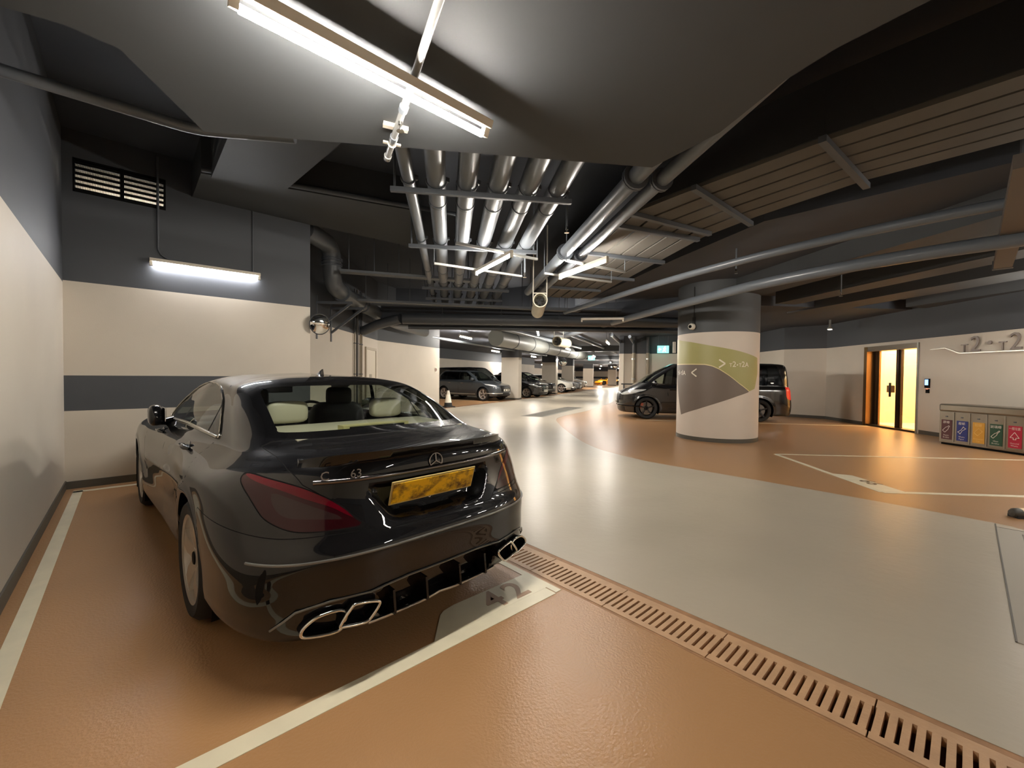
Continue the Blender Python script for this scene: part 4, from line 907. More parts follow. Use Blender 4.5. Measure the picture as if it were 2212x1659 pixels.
mb = MB(); mb.beam(qd * -.9 + Vector((0, 0, 1.08)), qd * 1.0 + Vector((0, 0, 1.08)), .5, .05); mb.build('deck', M_dark, t)
for a in (-.8, .9):
    for b in (-.2, .2):
        mb = MB(); mb.tube([qd * a + qn * b + Vector((0, 0, .1)), qd * a + qn * b + Vector((0, 0, 1.06))], .02, 8); mb.lathe([(.02, -.02), (.08, -.02), (.08, .02), (.02, .02)], qd * a + qn * b + Vector((0, 0, .08)), qn, 14); mb.build('leg', M_steel_dk, t, 50)
def exit_sign(label, p, x, rods):
    t = thing('exit_sign', label, 'sign', p); x = Vector(x).normalized(); n = x.cross(Vector((0, 0, 1)))
    mb = MB(); mb.obox((0, 0, 0), x * .24, n * .03, (0, 0, .16)); mb.build('light_box', emit_mat('exit_green', (.10, .78, .66, 1), .75), t)
    M_ew = emit_mat('exit_white', (.8, 1, .95, 1), 1.6)
    mb = MB(); zz = Vector((0, 0, 1))
    for a, b in [((-.02, -.11), (.04, -.02)), ((.04, -.02), (.06, .05)), ((.06, .05), (.0, .02)), ((.04, -.02), (.1, -.1)), ((.06, .05), (.12, .01))]: mb.beam(x * a[0] + zz * a[1] + n * .033, x * b[0] + zz * b[1] + n * .033, .03, .004, n)
    mb.lathe([(.001, 0), (.028, .001), (.001, .002)], x * .075 + zz * .1 + n * .032, n, 12)
    for a, b in [((-.2, 0), (-.08, 0)), ((-.2, 0), (-.14, .05)), ((-.2, 0), (-.14, -.05))]: mb.beam(x * a[0] + zz * a[1] + n * .033, x * b[0] + zz * b[1] + n * .033, .022, .004, n)
    mb.build('symbol', M_ew, t)
    if rods:
        mb = MB()
        for a in (-.2, .2): mb.tube([x * a, x * a + Vector((0, 0, rods))], .01, 5)
        mb.build('hanger_rod', M_steel_dk, t)
exit_sign('green exit sign on the dark wall above the black van', (17.40, 9.15, 2.62), (.6, -.8, 0), .7)
exit_sign('green exit sign hanging over the far driveway', (24.6, 18.4, 2.72), (.5, -.87, 0), .6)
t = thing('wall_box', 'slim white emergency light beside the exit sign', 'lamp', (17.62, 8.75, 2.7)); mb = MB(); mb.obox((0, 0, 0), Vector((.6, -.8, 0)) * .06, Vector((-.8, -.6, 0)) * .05, (0, 0, .24)); mb.build('housing', M_white, t, None, .01); mb = MB(); mb.obox(Vector((-.8, -.6, 0)) * .05, Vector((.6, -.8, 0)) * .045, Vector((-.8, -.6, 0)) * .006, (0, 0, .2)); mb.build('lens', M_tube_off, t)
# convex mirror and small devices on far columns
for k, (p, lb) in enumerate([((24.95, 21.4, 2.5), 'small convex mirror on the second square column'), ((55.3, 36.9, 3.0), 'distant convex mirror on the far square column')]):
    t = thing('convex_mirror', lb, 'mirror', p); n = Vector((-.75, -.66, 0)); r = .33
    mb = MB(); mb.lathe([(r * math.sin(a) / math.sin(.6), (math.cos(a) - math.cos(.6)) * r / math.sin(.6)) for a in np.linspace(.6, .001, 8)], (0, 0, 0), n, 20, False); mb.build('mirror_face', MATS['mirror'], t, 60)
    mb = MB(); mb.lathe([(r * 1.06, 0), (r * 1.06, -.05), (.001, -.06)], (0, 0, 0), n, 20, False); mb.build('rim', M_dark, t, 50)
for k, (p, lb) in enumerate([((15.0, 4.9, 2.92), 'small lit downlight behind the round column'), ((16.3, 3.0, 2.95), 'small lit downlight near the lobby corner')]):
    t = thing('downlight', lb, 'lamp', p); mb = MB(); mb.lathe([(.001, .0), (.07, .0), (.075, .03), (.03, .10), (.03, .4)], (0, 0, 0), (0, 0, 1), 16, False); mb.build('housing', M_galv, t, 50)
    mb = MB(); mb.lathe([(.001, -.012), (.055, -.010), (.06, -.002)], (0, 0, 0), (0, 0, 1), 16, False); mb.build('lens', emit_mat('downlight', (1, .9, .75, 1), 14), t)
# ---------------------------------------------------------------- cars: shared builders
def sd_line(P, pts):
    d = np.full(len(P), 1e9); pts = np.asarray(pts, float)
    for a, b in zip(pts[:-1], pts[1:]):
        e = b - a; w_ = P - a; q = np.clip((w_ @ e) / max(e @ e, 1e-12), 0, 1); d = np.minimum(d, np.linalg.norm(w_ - q[:, None] * e, axis=1))
    return d
def sstep(x): x = np.clip(x, 0, 1); return x * x * (3 - 2 * x)
def skin_obj(sk, name, mt, parent, side=0, smooth=35):
    """side 0: both halves welded at the centre line, 1: left, -1: right"""
    V = sk.V[:, :3]; F = sk.F; n = len(V)
    if side == 0:
        c = np.abs(V[:, 1]) < 2e-4; mp = np.where(c, np.arange(n), np.arange(n) + n)
        VV = np.vstack([V, V * [1, -1, 1]]); FF = list(F) + [tuple(int(mp[i]) for i in f[::-1]) for f in F]
    elif side == 1: VV, FF = V, F
    else: VV, FF = V * [1, -1, 1], [f[::-1] for f in F]
    mb = MB(); mb.v = [tuple(p) for p in VV.tolist()]; mb.f = FF
    me = bpy.data.meshes.new(name); me.from_pydata(mb.v, [], mb.f); me.validate()
    me.polygons.foreach_set('use_smooth', [True] * len(me.polygons)); me.set_sharp_from_angle(angle=math.radians(smooth)); me.update()
    return link(name, me, mt, parent)
def make_skin(levels, nu, nv, sculpt=None, crease=()):
    D, S, T = car_grid(levels, nu, nv, crease)
    if sculpt: sculpt(D, S, T)
    V = np.concatenate([D.reshape(-1, 3), S.reshape(-1, 1), T.reshape(-1, 1)], 1)
    return D, S, T, Skin(V, [tuple(q) for q in grid_faces(*D.shape[:2]).tolist()])
def wheel(parent, u, v, side, R=.34, wd=.27, rim=.24, style='twin', rim_mat=None, nsp=5, zc=None, caliper=None, detail=1):
    zc = R if zc is None else zc; o = Vector((u, v, zc)); ax = Vector((0, side, 0)); n = 48 if detail else 24
    mb = MB(); mb.lathe([(rim - .01, -wd + .02), (R - .035, -wd), (R - .006, -wd + .03), (R, -wd + .06), (R, -.06), (R - .006, -.03), (R - .035, 0), (rim + .012, -.006), (rim, -.012), (rim - .012, -.03)], (0, 0, 0), ax, n, False)
    w_ = mb.build('wheel', M_rubber, parent, 40); w_.location = o
    mb = MB(); mb.lathe([(rim, -.012), (rim + .004, -.008), (rim - .012, -.016), (rim - .02, -.05), (rim - .03, -wd + .05)], (0, 0, 0), ax, n, False)
    mb.lathe([(.001, -.03), (.055, -.032), (.07, -.05), (.07, -.11)], (0, 0, 0), ax, 24, False)
    def spoke(a, w0, w1, d0, d1):
        r = Vector((math.cos(a), 0, math.sin(a))); t_ = Vector((-math.sin(a), 0, math.cos(a))); P = []
        for rr, ww, dd_ in ((.045, w0, d0), (rim * .55, (w0 + w1) / 2, (d0 + d1) / 2 + .008), (rim - .012, w1, d1)):
            for s_, k in ((-1, 0), (1, 0), (1, 1), (-1, 1)): P.append(r * rr + t_ * ww * s_ * (1 if k == 0 else 1.1) + ax * (dd_ - (.03 if k else 0)))
        F = []
        for i in (0, 4):
            for k in range(4): F.append((i + k, i + (k + 1) % 4, i + 4 + (k + 1) % 4, i + 4 + k))
        mb.add(P, F)
    for k in range(nsp):
        a = 2 * math.pi * k / nsp + .3
        if style == 'twin': spoke(a, .04, .055, -.035, -.018); 
        elif style == 'split': spoke(a - .13, .012, .014, -.035, -.02); spoke(a + .13, .012, .014, -.035, -.02)
        else: spoke(a, .018, .02, -.04, -.02)
    mb.build('rim', rim_mat or mat('rim_silver', srgb(196, 190, 180), .3, metal=.75), w_, 40)
    mb = MB(); mb.lathe([(.001, -.022), (.034, -.024), (.038, -.03)], (0, 0, 0), ax, 18, False); mb.build('hub_cap', M_black, w_, 40)
    mb = MB(); mb.lathe([(.07, -.11), (rim * .78, -.11), (rim * .78, -.13), (.07, -.13)], (0, 0, 0), ax, 30, False); mb.build('brake_disc', mat('brake_steel', srgb(120, 112, 104), .4, metal=.6), w_, 40)
    if caliper:
        mb = MB(); a = .5; r = Vector((math.cos(a), 0, math.sin(a))); mb.obox(r * rim * .7 + ax * -.1, r * .04, Vector((-math.sin(a), 0, math.cos(a))) * .09, ax * .03); mb.build('caliper', caliper, w_)
    return w_
def wheel_well(parent, u, R, v0, v1, side, zc):
    mb = MB(); n = 22; A = np.linspace(math.radians(-28), math.radians(208), n); P = []
    for a in A:
        for v in (v0, v1): P.append((u + R * math.cos(a), v * side, max(.1, zc + R * math.sin(a))))
    F = [(2 * i, 2 * i + 1, 2 * i + 3, 2 * i + 2) for i in range(n - 1)]; F.append(tuple(2 * i for i in range(n))); mb.add(P, F); return mb.build('wheel_well', M_black, parent)
def floor_pan(parent, D, z=.23):
    r = D[2, ::6]; pts = [(p[0], max(p[1] - .03, 0)) for p in r]; mb = MB()
    poly = pts + [(x, -y) for x, y in pts[::-1]]
    clean = [poly[0]]
    for p in poly[1:]:
        if math.hypot(p[0] - clean[-1][0], p[1] - clean[-1][1]) > 1e-3: clean.append(p)
    mb.prism(clean, z, z + .02); return mb.build('floor_pan', M_black, parent)
def row_path(D, T, lev, sel):
    """points of the surface at level value lev for which sel(u,v,z)"""
    tt = T[:, 0]; i = int(np.clip(np.searchsorted(tt, lev), 1, len(tt) - 1)); f_ = (lev - tt[i - 1]) / max(tt[i] - tt[i - 1], 1e-9)
    r = D[i - 1] * (1 - f_) + D[i] * f_; return np.array([p for p in r if sel(*p)])

# ---------------------------------------------------------------- the black coupe in the foreground
M_paint = mat('car_black', (.005, .005, .006, 1), .35, spec=.06, coat=1, coat_rough=.012)
M_paint_lid = M_paint
M_gloss = mat('black_gloss', (.003, .003, .0035, 1), .3, spec=.05, coat=1)
M_redl = mat('lamp_red_smoked', srgb(40, 6, 12), .3, spec=.04, coat=.8); M_redb = mat('lamp_red', srgb(84, 2, 18), .3, spec=.04, coat=.7); M_greyl = mat('lamp_clear', srgb(44, 30, 30), .3, spec=.04, coat=.8)
M_leather = mat('cream_leather', srgb(178, 174, 154), .5); M_leather_dk = mat('dark_leather', srgb(40, 36, 36), .5)
M_glass = glass_mat('car_glass', (.76, .80, .765, 1)); M_glass_s = glass_mat('side_glass', (.34, .38, .34, 1))
HT = .066
car = thing('coupe', 'black four-door coupe with chrome exhausts and yellow plate in bay 42', 'car', (1.178, 3.033, 0), math.pi / 2 + HT)
POCK = [(-.2, .862), (.40, .862), (.372, .80), (.325, .727), (.292, .690), (.25, .674), (0, .656), (-.2, .656)]
DIFF = [(-.2, .388), (.33, .388), (.385, .36), (.40, .30), (.355, .225), (-.2, .20)]
def sculpt(D, S, T):
    u, v, z = D[..., 0], D[..., 1], D[..., 2]; P = np.stack([v.ravel(), z.ravel()], 1)
    g = sd_poly(P, POCK).reshape(u.shape); m_ = (u < -.9) & (T > 4.3) & (T < 6.8)
    D[..., 0] += np.where(m_, .055 * sstep(g / .035), 0)
    g = sd_poly(P, DIFF).reshape(u.shape); m_ = (u < -.9) & (T < 3) & (T > .9)
    D[..., 0] += np.where(m_, .07 * sstep(g / .02), 0)
    for ua in (0, 2.874):
        r = np.hypot(u - ua, z - .34); D[..., 1] += np.where((v > .7) & (T < 6.5) & (T > .9), .007 * np.exp(-((r - .40) / .025) ** 2) * sstep((z - .38) / .15), 0)
    D[..., 1] -= np.where((v > .7), .022 * np.exp(-((z - .47) / .10) ** 2) * sstep((u - .35) / .3) * sstep((2.6 - u) / .3), 0)
    D[..., 1] += np.where((v > .7), .010 * np.exp(-((z - (.66 + .10 * (1.5 - u) * .5)) / .035) ** 2) * sstep((u + .1) / .3) * sstep((2.3 - u) / .4), 0)
D, S, T, sk = make_skin(coupe_levels(), 320, 215, sculpt)
def col(sk): return sk.V[:, 0], sk.V[:, 1], sk.V[:, 2], sk.V[:, 3], sk.V[:, 4]
for ua, ra in ((-.04, .395), (2.87, .38)):
    u, v, z, s_, t_ = col(sk); sk = sk.split(np.where((v > .5) & (t_ < 7), np.hypot(u - ua, z - .33) - ra, 1))[0]
DLO = smooth_poly([(.05, 1.014), (.105, 1.06), (.19, 1.117), (.29, 1.18), (.42, 1.237), (.58, 1.286), (.71, 1.309), (.88, 1.323), (1.1, 1.324), (1.32, 1.295), (1.52, 1.235), (1.75, 1.135), (1.96, 1.03), (1.9, 1.003), (1.67, 1.008), (1.185, 1.03), (.78, 1.039), (.41, 1.035), (.168, 1.022)], 4)
u, v, z, s_, t_ = col(sk); g = np.where((t_ > 8.3) & (t_ < 11.6) & (v > .5), sd_poly(np.stack([u, z], 1), DLO), -1)
dlo, sk = sk.split(g)
RW = smooth_poly([(-.3, 1.322), (0, 1.321), (.25, 1.319), (.47, 1.312), (.55, 1.295), (.578, 1.255), (.598, 1.15), (.604, 1.094), (.585, 1.078), (.3, 1.079), (0, 1.079), (-.3, 1.079)], 3)
RWO = smooth_poly([(-.3, 1.345), (0, 1.345), (.3, 1.342), (.55, 1.328), (.62, 1.29), (.66, 1.2), (.685, 1.10), (.67, 1.055), (.3, 1.052), (0, 1.052), (-.3, 1.052)], 3)
u, v, z, s_, t_ = col(sk); P = np.stack([v, z], 1); m_ = (u < .35) & (t_ > 8.4) & (t_ < 12.2)
rw_, sk = sk.split(np.where(m_, sd_poly(P, RWO), -1))
u, v, z, s_, t_ = col(rw_); rg, frit = rw_.split(sd_poly(np.stack([v, z], 1), RW))
WS = [(-.3, 1.305), (.3, 1.30), (.55, 1.28), (.64, 1.18), (.72, 1.03), (.70, 1.0), (.3, 1.012), (-.3, 1.014)]
u, v, z, s_, t_ = col(sk); ws, sk = sk.split(np.where((u > 1.4) & (t_ > 8.6) & (t_ < 11.8), sd_poly(np.stack([v, z], 1), WS), -1))
TAIL = smooth_poly([(.946, .908), (.95, .933), (.888, .936), (.803, .923), (.727, .905), (.651, .878), (.585, .844), (.532, .81), (.479, .766), (.433, .714), (.386, .682), (.464, .684), (.55, .685), (.631, .689), (.69, .699), (.751, .727), (.794, .757), (.825, .798), (.861, .841), (.912, .882)], 3)
u, v, z, s_, t_ = col(sk); g = np.where((u < -.4) & (t_ > 4.7) & (t_ < 7.8), sd_poly(np.stack([s_, z], 1), TAIL), -1)
tail, sk = sk.split(g)
u, v, z, s_, t_ = col(tail); tgap, tail = tail.split(.005 - sd_poly(np.stack([s_, z], 1), TAIL))
BAR = smooth_poly([(.96, .94), (.888, .945), (.803, .935), (.727, .92), (.651, .89), (.532, .82), (.441, .724), (.486, .748), (.544, .787), (.643, .831), (.754, .878), (.916, .922)], 3)
u, v, z, s_, t_ = col(tail); tbar, tail = tail.split(sd_poly(np.stack([s_, z], 1), BAR))
CLR = smooth_poly([(.77, .859), (.711, .843), (.612, .797), (.529, .755), (.493, .729), (.604, .742), (.696, .755), (.745, .791)], 3)
u, v, z, s_, t_ = col(tail); tclr, tail = tail.split(sd_poly(np.stack([s_, z], 1), CLR))
SLOT = smooth_poly([(.781, .557), (.791, .481), (.815, .394), (.831, .422), (.827, .478), (.808, .529)], 3)
u, v, z, s_, t_ = col(sk); slot, sk = sk.split(np.where((u < -.7) & (t_ < 4.2), sd_poly(np.stack([s_, z], 1), SLOT), -1))
u, v, z, s_, t_ = col(sk); diff, sk = sk.split(np.where((u < -.9) & (t_ < 3) & (t_ > .5), sd_poly(np.stack([v, z], 1), DIFF), -1))
LID = [(-.3, .893), (.66, .893), (.705, .88), (.70, .80), (.70, .72), (.66, .655), (.56, .60), (.46, .545), (.405, .513), (.372, .488), (.25, .492), (-.3, .497)]
u, v, z, s_, t_ = col(sk); g = np.where(u < -.2, sd_poly(np.stack([v, t_ * .1], 1), LID), -1)
lid, sk = sk.split(g)
u, v, z, s_, t_ = col(lid); lgap, lid = lid.split(.0035 - sd_poly(np.stack([v, t_ * .1], 1), LID))
DOORS = [[(.06, 1.02), (.083, .985), (.03, .915), (-.04, .845), (.02, .79), (.10, .75), (.2, .7)], [(1.23, 1.03), (1.19, .9), (1.168, .76), (1.2, .5), (1.30, .27)], [(2.12, .99), (2.2, .8), (2.2, .5), (2.12, .3)], [(.42, .30), (.55, .26), (2.1, .26)]]
u, v, z, s_, t_ = col(sk); P = np.stack([u, z], 1); d_ = np.min([sd_line(P, l) for l in DOORS], 0)
dgap, sk = sk.split(np.where((v > .6) & (t_ < 9.0), .0045 - d_, -1))
u, v, z, s_, t_ = col(sk); gb = np.where((u < 0), np.minimum((5.08 - t_) * .1, 1.34 - s_), -1)
bump, sk = sk.split(gb)
u, v, z, s_, t_ = col(bump); bgap, bump = bump.split(.003 - np.minimum((5.08 - t_) * .1, 1.34 - s_))
body = skin_obj(sk, 'body', M_paint, car)
skin_obj(lid, 'trunk_lid', M_paint, car); bp_ = skin_obj(bump, 'rear_bumper', M_paint, car)
for k in (lgap,): skin_obj(k, 'panel_gap', M_black, car)
for k in (dgap, bgap, tgap):
    for sd in (1, -1): skin_obj(k, 'panel_gap', M_black, car, sd)
rgo = skin_obj(rg, 'rear_window', M_glass, car); skin_obj(frit, 'frit_border', M_gloss, rgo)
skin_obj(ws, 'windscreen', glass_mat('screen_glass', (.75, .82, .76, 1)), car)
skin_obj(slot, 'bumper_vent', M_black, bp_, 1); skin_obj(slot, 'bumper_vent', M_black, bp_, -1); skin_obj(diff, 'diffuser', M_gloss, car)
for sd in (1, -1):
    tl = skin_obj(tail, 'tail_lamp', M_redl, car, sd); skin_obj(tbar, 'red_band', M_redb, tl, sd); skin_obj(tclr, 'clear_lens', M_greyl, tl, sd)
# side glass: chrome surround, pillar bar, panes
def edge_tube(poly, name, mt, r, sd, parent=car, off=.004):
    P = np.array(poly); Vd = D.reshape(-1, 3); ok = (T.ravel() > 8.2) & (T.ravel() < 11.8) & (Vd[:, 1] > .5); W_ = Vd[ok]; pts = []
    for p in P:
        i = np.argsort((W_[:, 0] - p[0]) ** 2 + (W_[:, 2] - p[1]) ** 2)[:3]; pts.append((p[0], (W_[i, 1].mean() + off) * sd, p[1]))
    mb = MB(); mb.tube(pts, r, 6, closed=True); return mb.build(name, mt, parent, 60)
for sd in (1, -1):
    u, v, z, s_, t_ = col(dlo); bpil = sd_line(np.stack([u, z], 1), [(.93, 1.335), (.98, 1.234), (1.06, 1.123), (1.14, 1.02)]); dv = sd_line(np.stack([u, z], 1), [(.36, 1.25), (.318, 1.178), (.309, 1.107), (.275, 1.02)])
    a, b = dlo.split(.028 - bpil); u, v, z, s_, t_ = col(b); dv = sd_line(np.stack([u, z], 1), [(.40, 1.26), (.33, 1.178), (.309, 1.107), (.275, 1.01)]); c_, b = b.split(.010 - dv)
    skin_obj(a, 'door_pillar', M_gloss, car, sd); skin_obj(c_, 'window_divider', M_black, car, sd)
    u, v, z, s_, t_ = col(b); f1, r1 = b.split((u - 1.0) - (1.2 - z) * 0.0); r2, r3 = r1.split(r1.V[:, 0] - (.31 + (r1.V[:, 2] - 1.107) * .2))
    skin_obj(f1, 'front_door_glass', M_glass_s, car, sd); skin_obj(r2, 'rear_door_glass', M_glass_s, car, sd); skin_obj(r3, 'quarter_glass', M_glass_s, car, sd)
    edge_tube(DLO, 'chrome_surround', mat('chrome_soft', srgb(190, 186, 174), .22, metal=1), .0065, sd)
    mb = MB(); Vd = D.reshape(-1, 3)
    def sidev(uu, zz):
        ok = (Vd[:, 1] > .5); W_ = Vd[ok]; i = np.argmin((W_[:, 0] - uu) ** 2 + (W_[:, 2] - zz) ** 2); return W_[i, 1]
    pts = [(uu, (sidev(uu, zz) + .006) * sd, zz) for uu, zz in [(.06, 1.012), (.17, 1.018), (.41, 1.029), (.78, 1.032), (1.185, 1.023), (1.67, 1.0), (1.9, .99)]]
    mb.tube(pts, .011, 8); mb.build('chrome_waist_strip', MATS['chrome_soft'], car, 60)
    # handles
    for uu, zz in ((.36, .925), (1.49, .915)):
        y = sidev(uu, zz); mb = MB(); mb.lathe([(.001, -.012), (.04, -.004), (.045, .002), (.001, .004)], (uu, y * sd, zz), (0, sd, .35), 18, False); h_ = mb.build('door_handle', M_gloss, car, 50)
        mb = MB(); mb.tube([(uu - .105, (y + .006) * sd, zz + .006), (uu - .07, (y + .026) * sd, zz + .012), (uu + .06, (y + .026) * sd, zz + .012), (uu + .10, (y + .006) * sd, zz + .008)], [.010, .014, .015, .010], 10); mb.build('grip', M_paint, h_, 60)
    # mirror
    mb = MB(); N_ = 16; M2 = 22; P = []
    for i in range(N_ + 1):
        th = math.pi * i / N_
        for k in range(M2):
            ph = 2 * math.pi * k / M2; sg = lambda x, e: math.copysign(abs(x) ** e, x)
            x = sg(math.sin(th), .8) * sg(math.cos(ph), .7); y = sg(math.cos(th), .75); zz = sg(math.sin(th), .8) * sg(math.sin(ph), .7)
            P.append((1.45 + y * .12, (.925 + x * .05 - .012 * y) * sd, 1.06 + zz * .078 * (1 - .18 * y) + .012 * y))
    F = [(i * M2 + k, i * M2 + (k + 1) % M2, (i + 1) * M2 + (k + 1) % M2, (i + 1) * M2 + k) for i in range(N_) for k in range(M2)]
    if sd < 0: F = [f[::-1] for f in F]
    mb.add(P, F); mo = mb.build('door_mirror', M_paint, car, 50)
    mb = MB(); mb.tube([(1.62, .80 * sd, .985), (1.56, .86 * sd, .99), (1.50, .92 * sd, 1.0)], [.04, .03, .035], 10); mb.build('mirror_arm', M_gloss, mo, 50)
    mb = MB(); mb.obox((1.45, .872 * sd, 1.06), (.09, 0, 0), (0, .004, 0), (0, 0, .055)); mb.build('mirror_glass', MATS['mirror'], mo, None, .01)
    # wheels
    for uu in (0, 2.874):
        w_ = wheel(car, uu, (.938 if uu == 0 else .905) * sd, sd, .34, .275, .245, 'twin'); wheel_well(car, uu - .03, .42, .52, .905, sd, .33)
    # exhaust tips
    for vo, pts in ((0, [(.714, .296), (.698, .268), (.578, .252), (.545, .283), (.535, .322), (.568, .345), (.640, .344), (.684, .326)]), (1, [(.567, .290), (.556, .277), (.459, .261), (.425, .280), (.390, .325), (.412, .343), (.494, .358), (.520, .349)])):
        q = smooth_poly(pts, 4); uu = (-1.108, -1.152)[vo]; tilt = .22 if vo == 0 else .1
        ring_pts = [(uu + (p[0] - q[:, 0].mean()) * tilt, p[0] * sd, p[1]) for p in q]
        mb = MB(); mb.tube(ring_pts, .0075, 8, closed=True); ex = mb.build('exhaust_tip', M_chrome, car, 60)
        n_ = len(ring_pts); P = [tuple(p) for p in ring_pts] + [(p[0] + .13, p[1] * .99, p[2]) for p in ring_pts]; F = [(i, (i + 1) % n_, n_ + (i + 1) % n_, n_ + i) for i in range(n_)] + [tuple(range(n_, 2 * n_))]
        mb = MB(); mb.add(P, F); mb.build('inner_pipe', M_black, ex)
    # seats, headrests
    def pillow(name, c_, h_, mt, par=car, e=.45):
        P = []; N2 = 10; M3 = 20
        for i in range(N2 + 1):
            th = math.pi * i / N2
            for k in range(M3):
                ph = 2 * math.pi * k / M3; sg = lambda x: math.copysign(abs(x) ** e, x)
                P.append((c_[0] + h_[0] * sg(math.sin(th)) * sg(math.cos(ph)), c_[1] + h_[1] * sg(math.sin(th)) * sg(math.sin(ph)), c_[2] + h_[2] * sg(math.cos(th))))
        mb = MB(); mb.add(P, [(i * M3 + k, (i + 1) * M3 + k, (i + 1) * M3 + (k + 1) % M3, i * M3 + (k + 1) % M3) for i in range(N2) for k in range(M3)]); return mb.build(name, mt, par, 60)
    st = pillow('rear_seat', (.20, .36 * sd, .74), (.12, .30, .30), M_leather); pillow('headrest', (.14, .37 * sd, 1.135), (.055, .13, .075), M_leather, st)
    fs = pillow('front_seat', (1.02, .36 * sd, .80), (.12, .25, .34), M_leather_dk); pillow('headrest', (.98, .36 * sd, 1.19), (.05, .115, .09), M_leather_dk, fs)
u_sh = [(-.62, .60), (-.30, .63), (.12, .66)]
mb = MB(); mb.prism([(-.60, .56), (.02, .64), (.10, .64), (.10, -.64), (.02, -.64), (-.60, -.56)], 1.036, 1.048); sh = mb.build('parcel_shelf', M_leather, car)
mb = MB(); mb.box(-.42, -.34, -.23, .23, 1.046, 1.078); mb.build('brake_light_housing', mat('shelf_trim', srgb(178, 172, 122), .5), sh); mb = MB(); mb.box(-.432, -.42, -.19, .19, 1.052, 1.070); mb.build('brake_light', M_black, sh)
mb = MB(); mb.box(2.0, 2.35, -.66, .66, .85, .96); mb.box(1.75, 2.05, -.68, .68, .6, .93); mb.build('dashboard', M_leather_dk, car, None, .03)
mb = MB(); cs = Vector((1.62, -.36, .93)); e1, e2 = Vector((0, 1, 0)), Vector((.35, 0, .94)); mb.tube([cs + (e1 * math.cos(a) + e2 * math.sin(a)) * .185 for a in np.linspace(0, 2 * math.pi, 33)[:-1]], .016, 8, closed=True); mb.tube([cs - e1 * .18, cs + e1 * .18], .02, 6); mb.tube([cs, cs + Vector((.2, 0, -.08))], .03, 8); mb.build('steering_wheel', M_dark, car, 60)
mb = MB(); mb.obox((1.50, 0, 1.245), (.012, 0, 0), (0, .125, 0), (0, 0, .033)); mb.beam((1.51, 0, 1.26), (1.6, 0, 1.31), .02, .02); mb.build('interior_mirror', M_dark, car, None, .01)
mb = MB(); mb.box(-.6, 2.2, -.7, .7, .30, .34); mb.build('cabin_floor', M_leather_dk, car)
def lining(): 
    u, v, z, s_, t_ = col(sk); L_ = sk.split(np.where(t_ > 8.7, 1., -1.) * np.minimum(np.abs(t_ - 8.7), 1))[0]; V = L_.V.copy(); ctr = np.array([.7, 0, .95]); dv_ = V[:, :3] - ctr; V[:, :3] = ctr + dv_ * (1 - .02 / np.maximum(np.linalg.norm(dv_, axis=1, keepdims=True), .1)); return Skin(V, L_.F)
skin_obj(lining(), 'headlining', mat('headlining', srgb(96, 94, 84), .8), car)
floor_pan(car, D)
# boot lip spoiler
base = row_path(D, T, 7.3, lambda u, v, z: u < -.5 and v < .665); top = row_path(D, T, 8.0, lambda u, v, z: u < -.3 and v < .655)
def resample(P, n):
    P = np.asarray(P); d_ = np.concatenate([[0], np.cumsum(np.linalg.norm(np.diff(P, axis=0), axis=1))]); q = np.linspace(0, d_[-1], n); return np.stack([np.interp(q, d_, P[:, k]) for k in range(3)], 1)
b_, t__ = resample(base, 40), resample(top, 40); f_ = np.linspace(0, 1, 40)[:, None]; grow = np.sqrt(np.clip(1 - (f_ / 1.0) ** 6, 0.15, 1))
tip = b_ * .45 + t__ * .55 + np.array([-.056, 0, .040]) * grow; und = tip + np.array([.002, 0, -.014])
P = []
for sgn in (1, -1):
    rng = range(39, -1, -1) if sgn == 1 else range(1, 40)
    for i in rng: P += [t__[i] * [1, sgn, 1] + [0, 0, .001], tip[i] * [1, sgn, 1], und[i] * [1, sgn, 1], b_[i] * [1, sgn, 1]]
n_ = len(P) // 4; F = []
for i in range(n_ - 1):
    for k in range(3): F.append((4 * i + k, 4 * i + k + 1, 4 * i + 5 + k, 4 * i + 4 + k))
F += [(3, 2, 1, 0), (4 * n_ - 4, 4 * n_ - 3, 4 * n_ - 2, 4 * n_ - 1)]
mb = MB(); mb.add(P, F); mb.build('lip_spoiler', M_gloss, car, 30)
def mirror_path(P, off): P = np.asarray(P) + off; return [tuple(p * [1, 1, 1]) for p in P[::-1]] + [tuple(p * [1, -1, 1]) for p in P[1:]]
p_ = resample(row_path(D, T, 6.62, lambda u, v, z: u < -.5 and v < .63), 26); mb = MB(); mb.tube(mirror_path(p_, [-.005, 0, 0]), .012, 8); mb.build('lid_strip', mat('strip_dark_chrome', srgb(120, 116, 116), .18, metal=1), car, 60)
M_carbon = mat('carbon', srgb(112, 112, 110), .35, metal=.4, coat=.4)
p_ = resample(row_path(D, T, 4.0, lambda u, v, z: u < -.5 and v < .875), 40); mb = MB(); mb.tube(mirror_path(p_, [-.004, 0, .0]), .006, 6); mb.build('bumper_crease', M_carbon, bp_, 60)
c2 = [(-1.145, 0, .397), (-1.145, .222, .40), (-1.14, .349, .391), (-1.132, .419, .381), (-1.098, .598, .39), (-1.04, .723, .366), (-1.005, .764, .326), (-.96, .80, .285)]
mb = MB(); mb.tube(mirror_path(np.array(c2), [-.003, 0, 0]), .0055, 6); mb.build('lower_crease', M_carbon, bp_, 60)
p_ = resample(row_path(D, T, 1.0, lambda u, v, z: u < -.5 and v < .43), 20); mb = MB(); mb.tube(mirror_path(p_, [-.012, 0, .0]), .006, 6); mb.build('splitter_edge', mat('splitter_grey', srgb(170, 160, 148), .3, metal=.6), car, 60)
mb = MB(); pp = mirror_path(p_, [-.010, 0, .002]); P = [p for p in pp] + [(p[0] + .14, p[1] * .92, p[2] + .03) for p in pp]; k_ = len(pp); mb.add(P, [(i, i + 1, k_ + i + 1, k_ + i) for i in range(k_ - 1)]); mb.build('splitter', M_gloss, car)
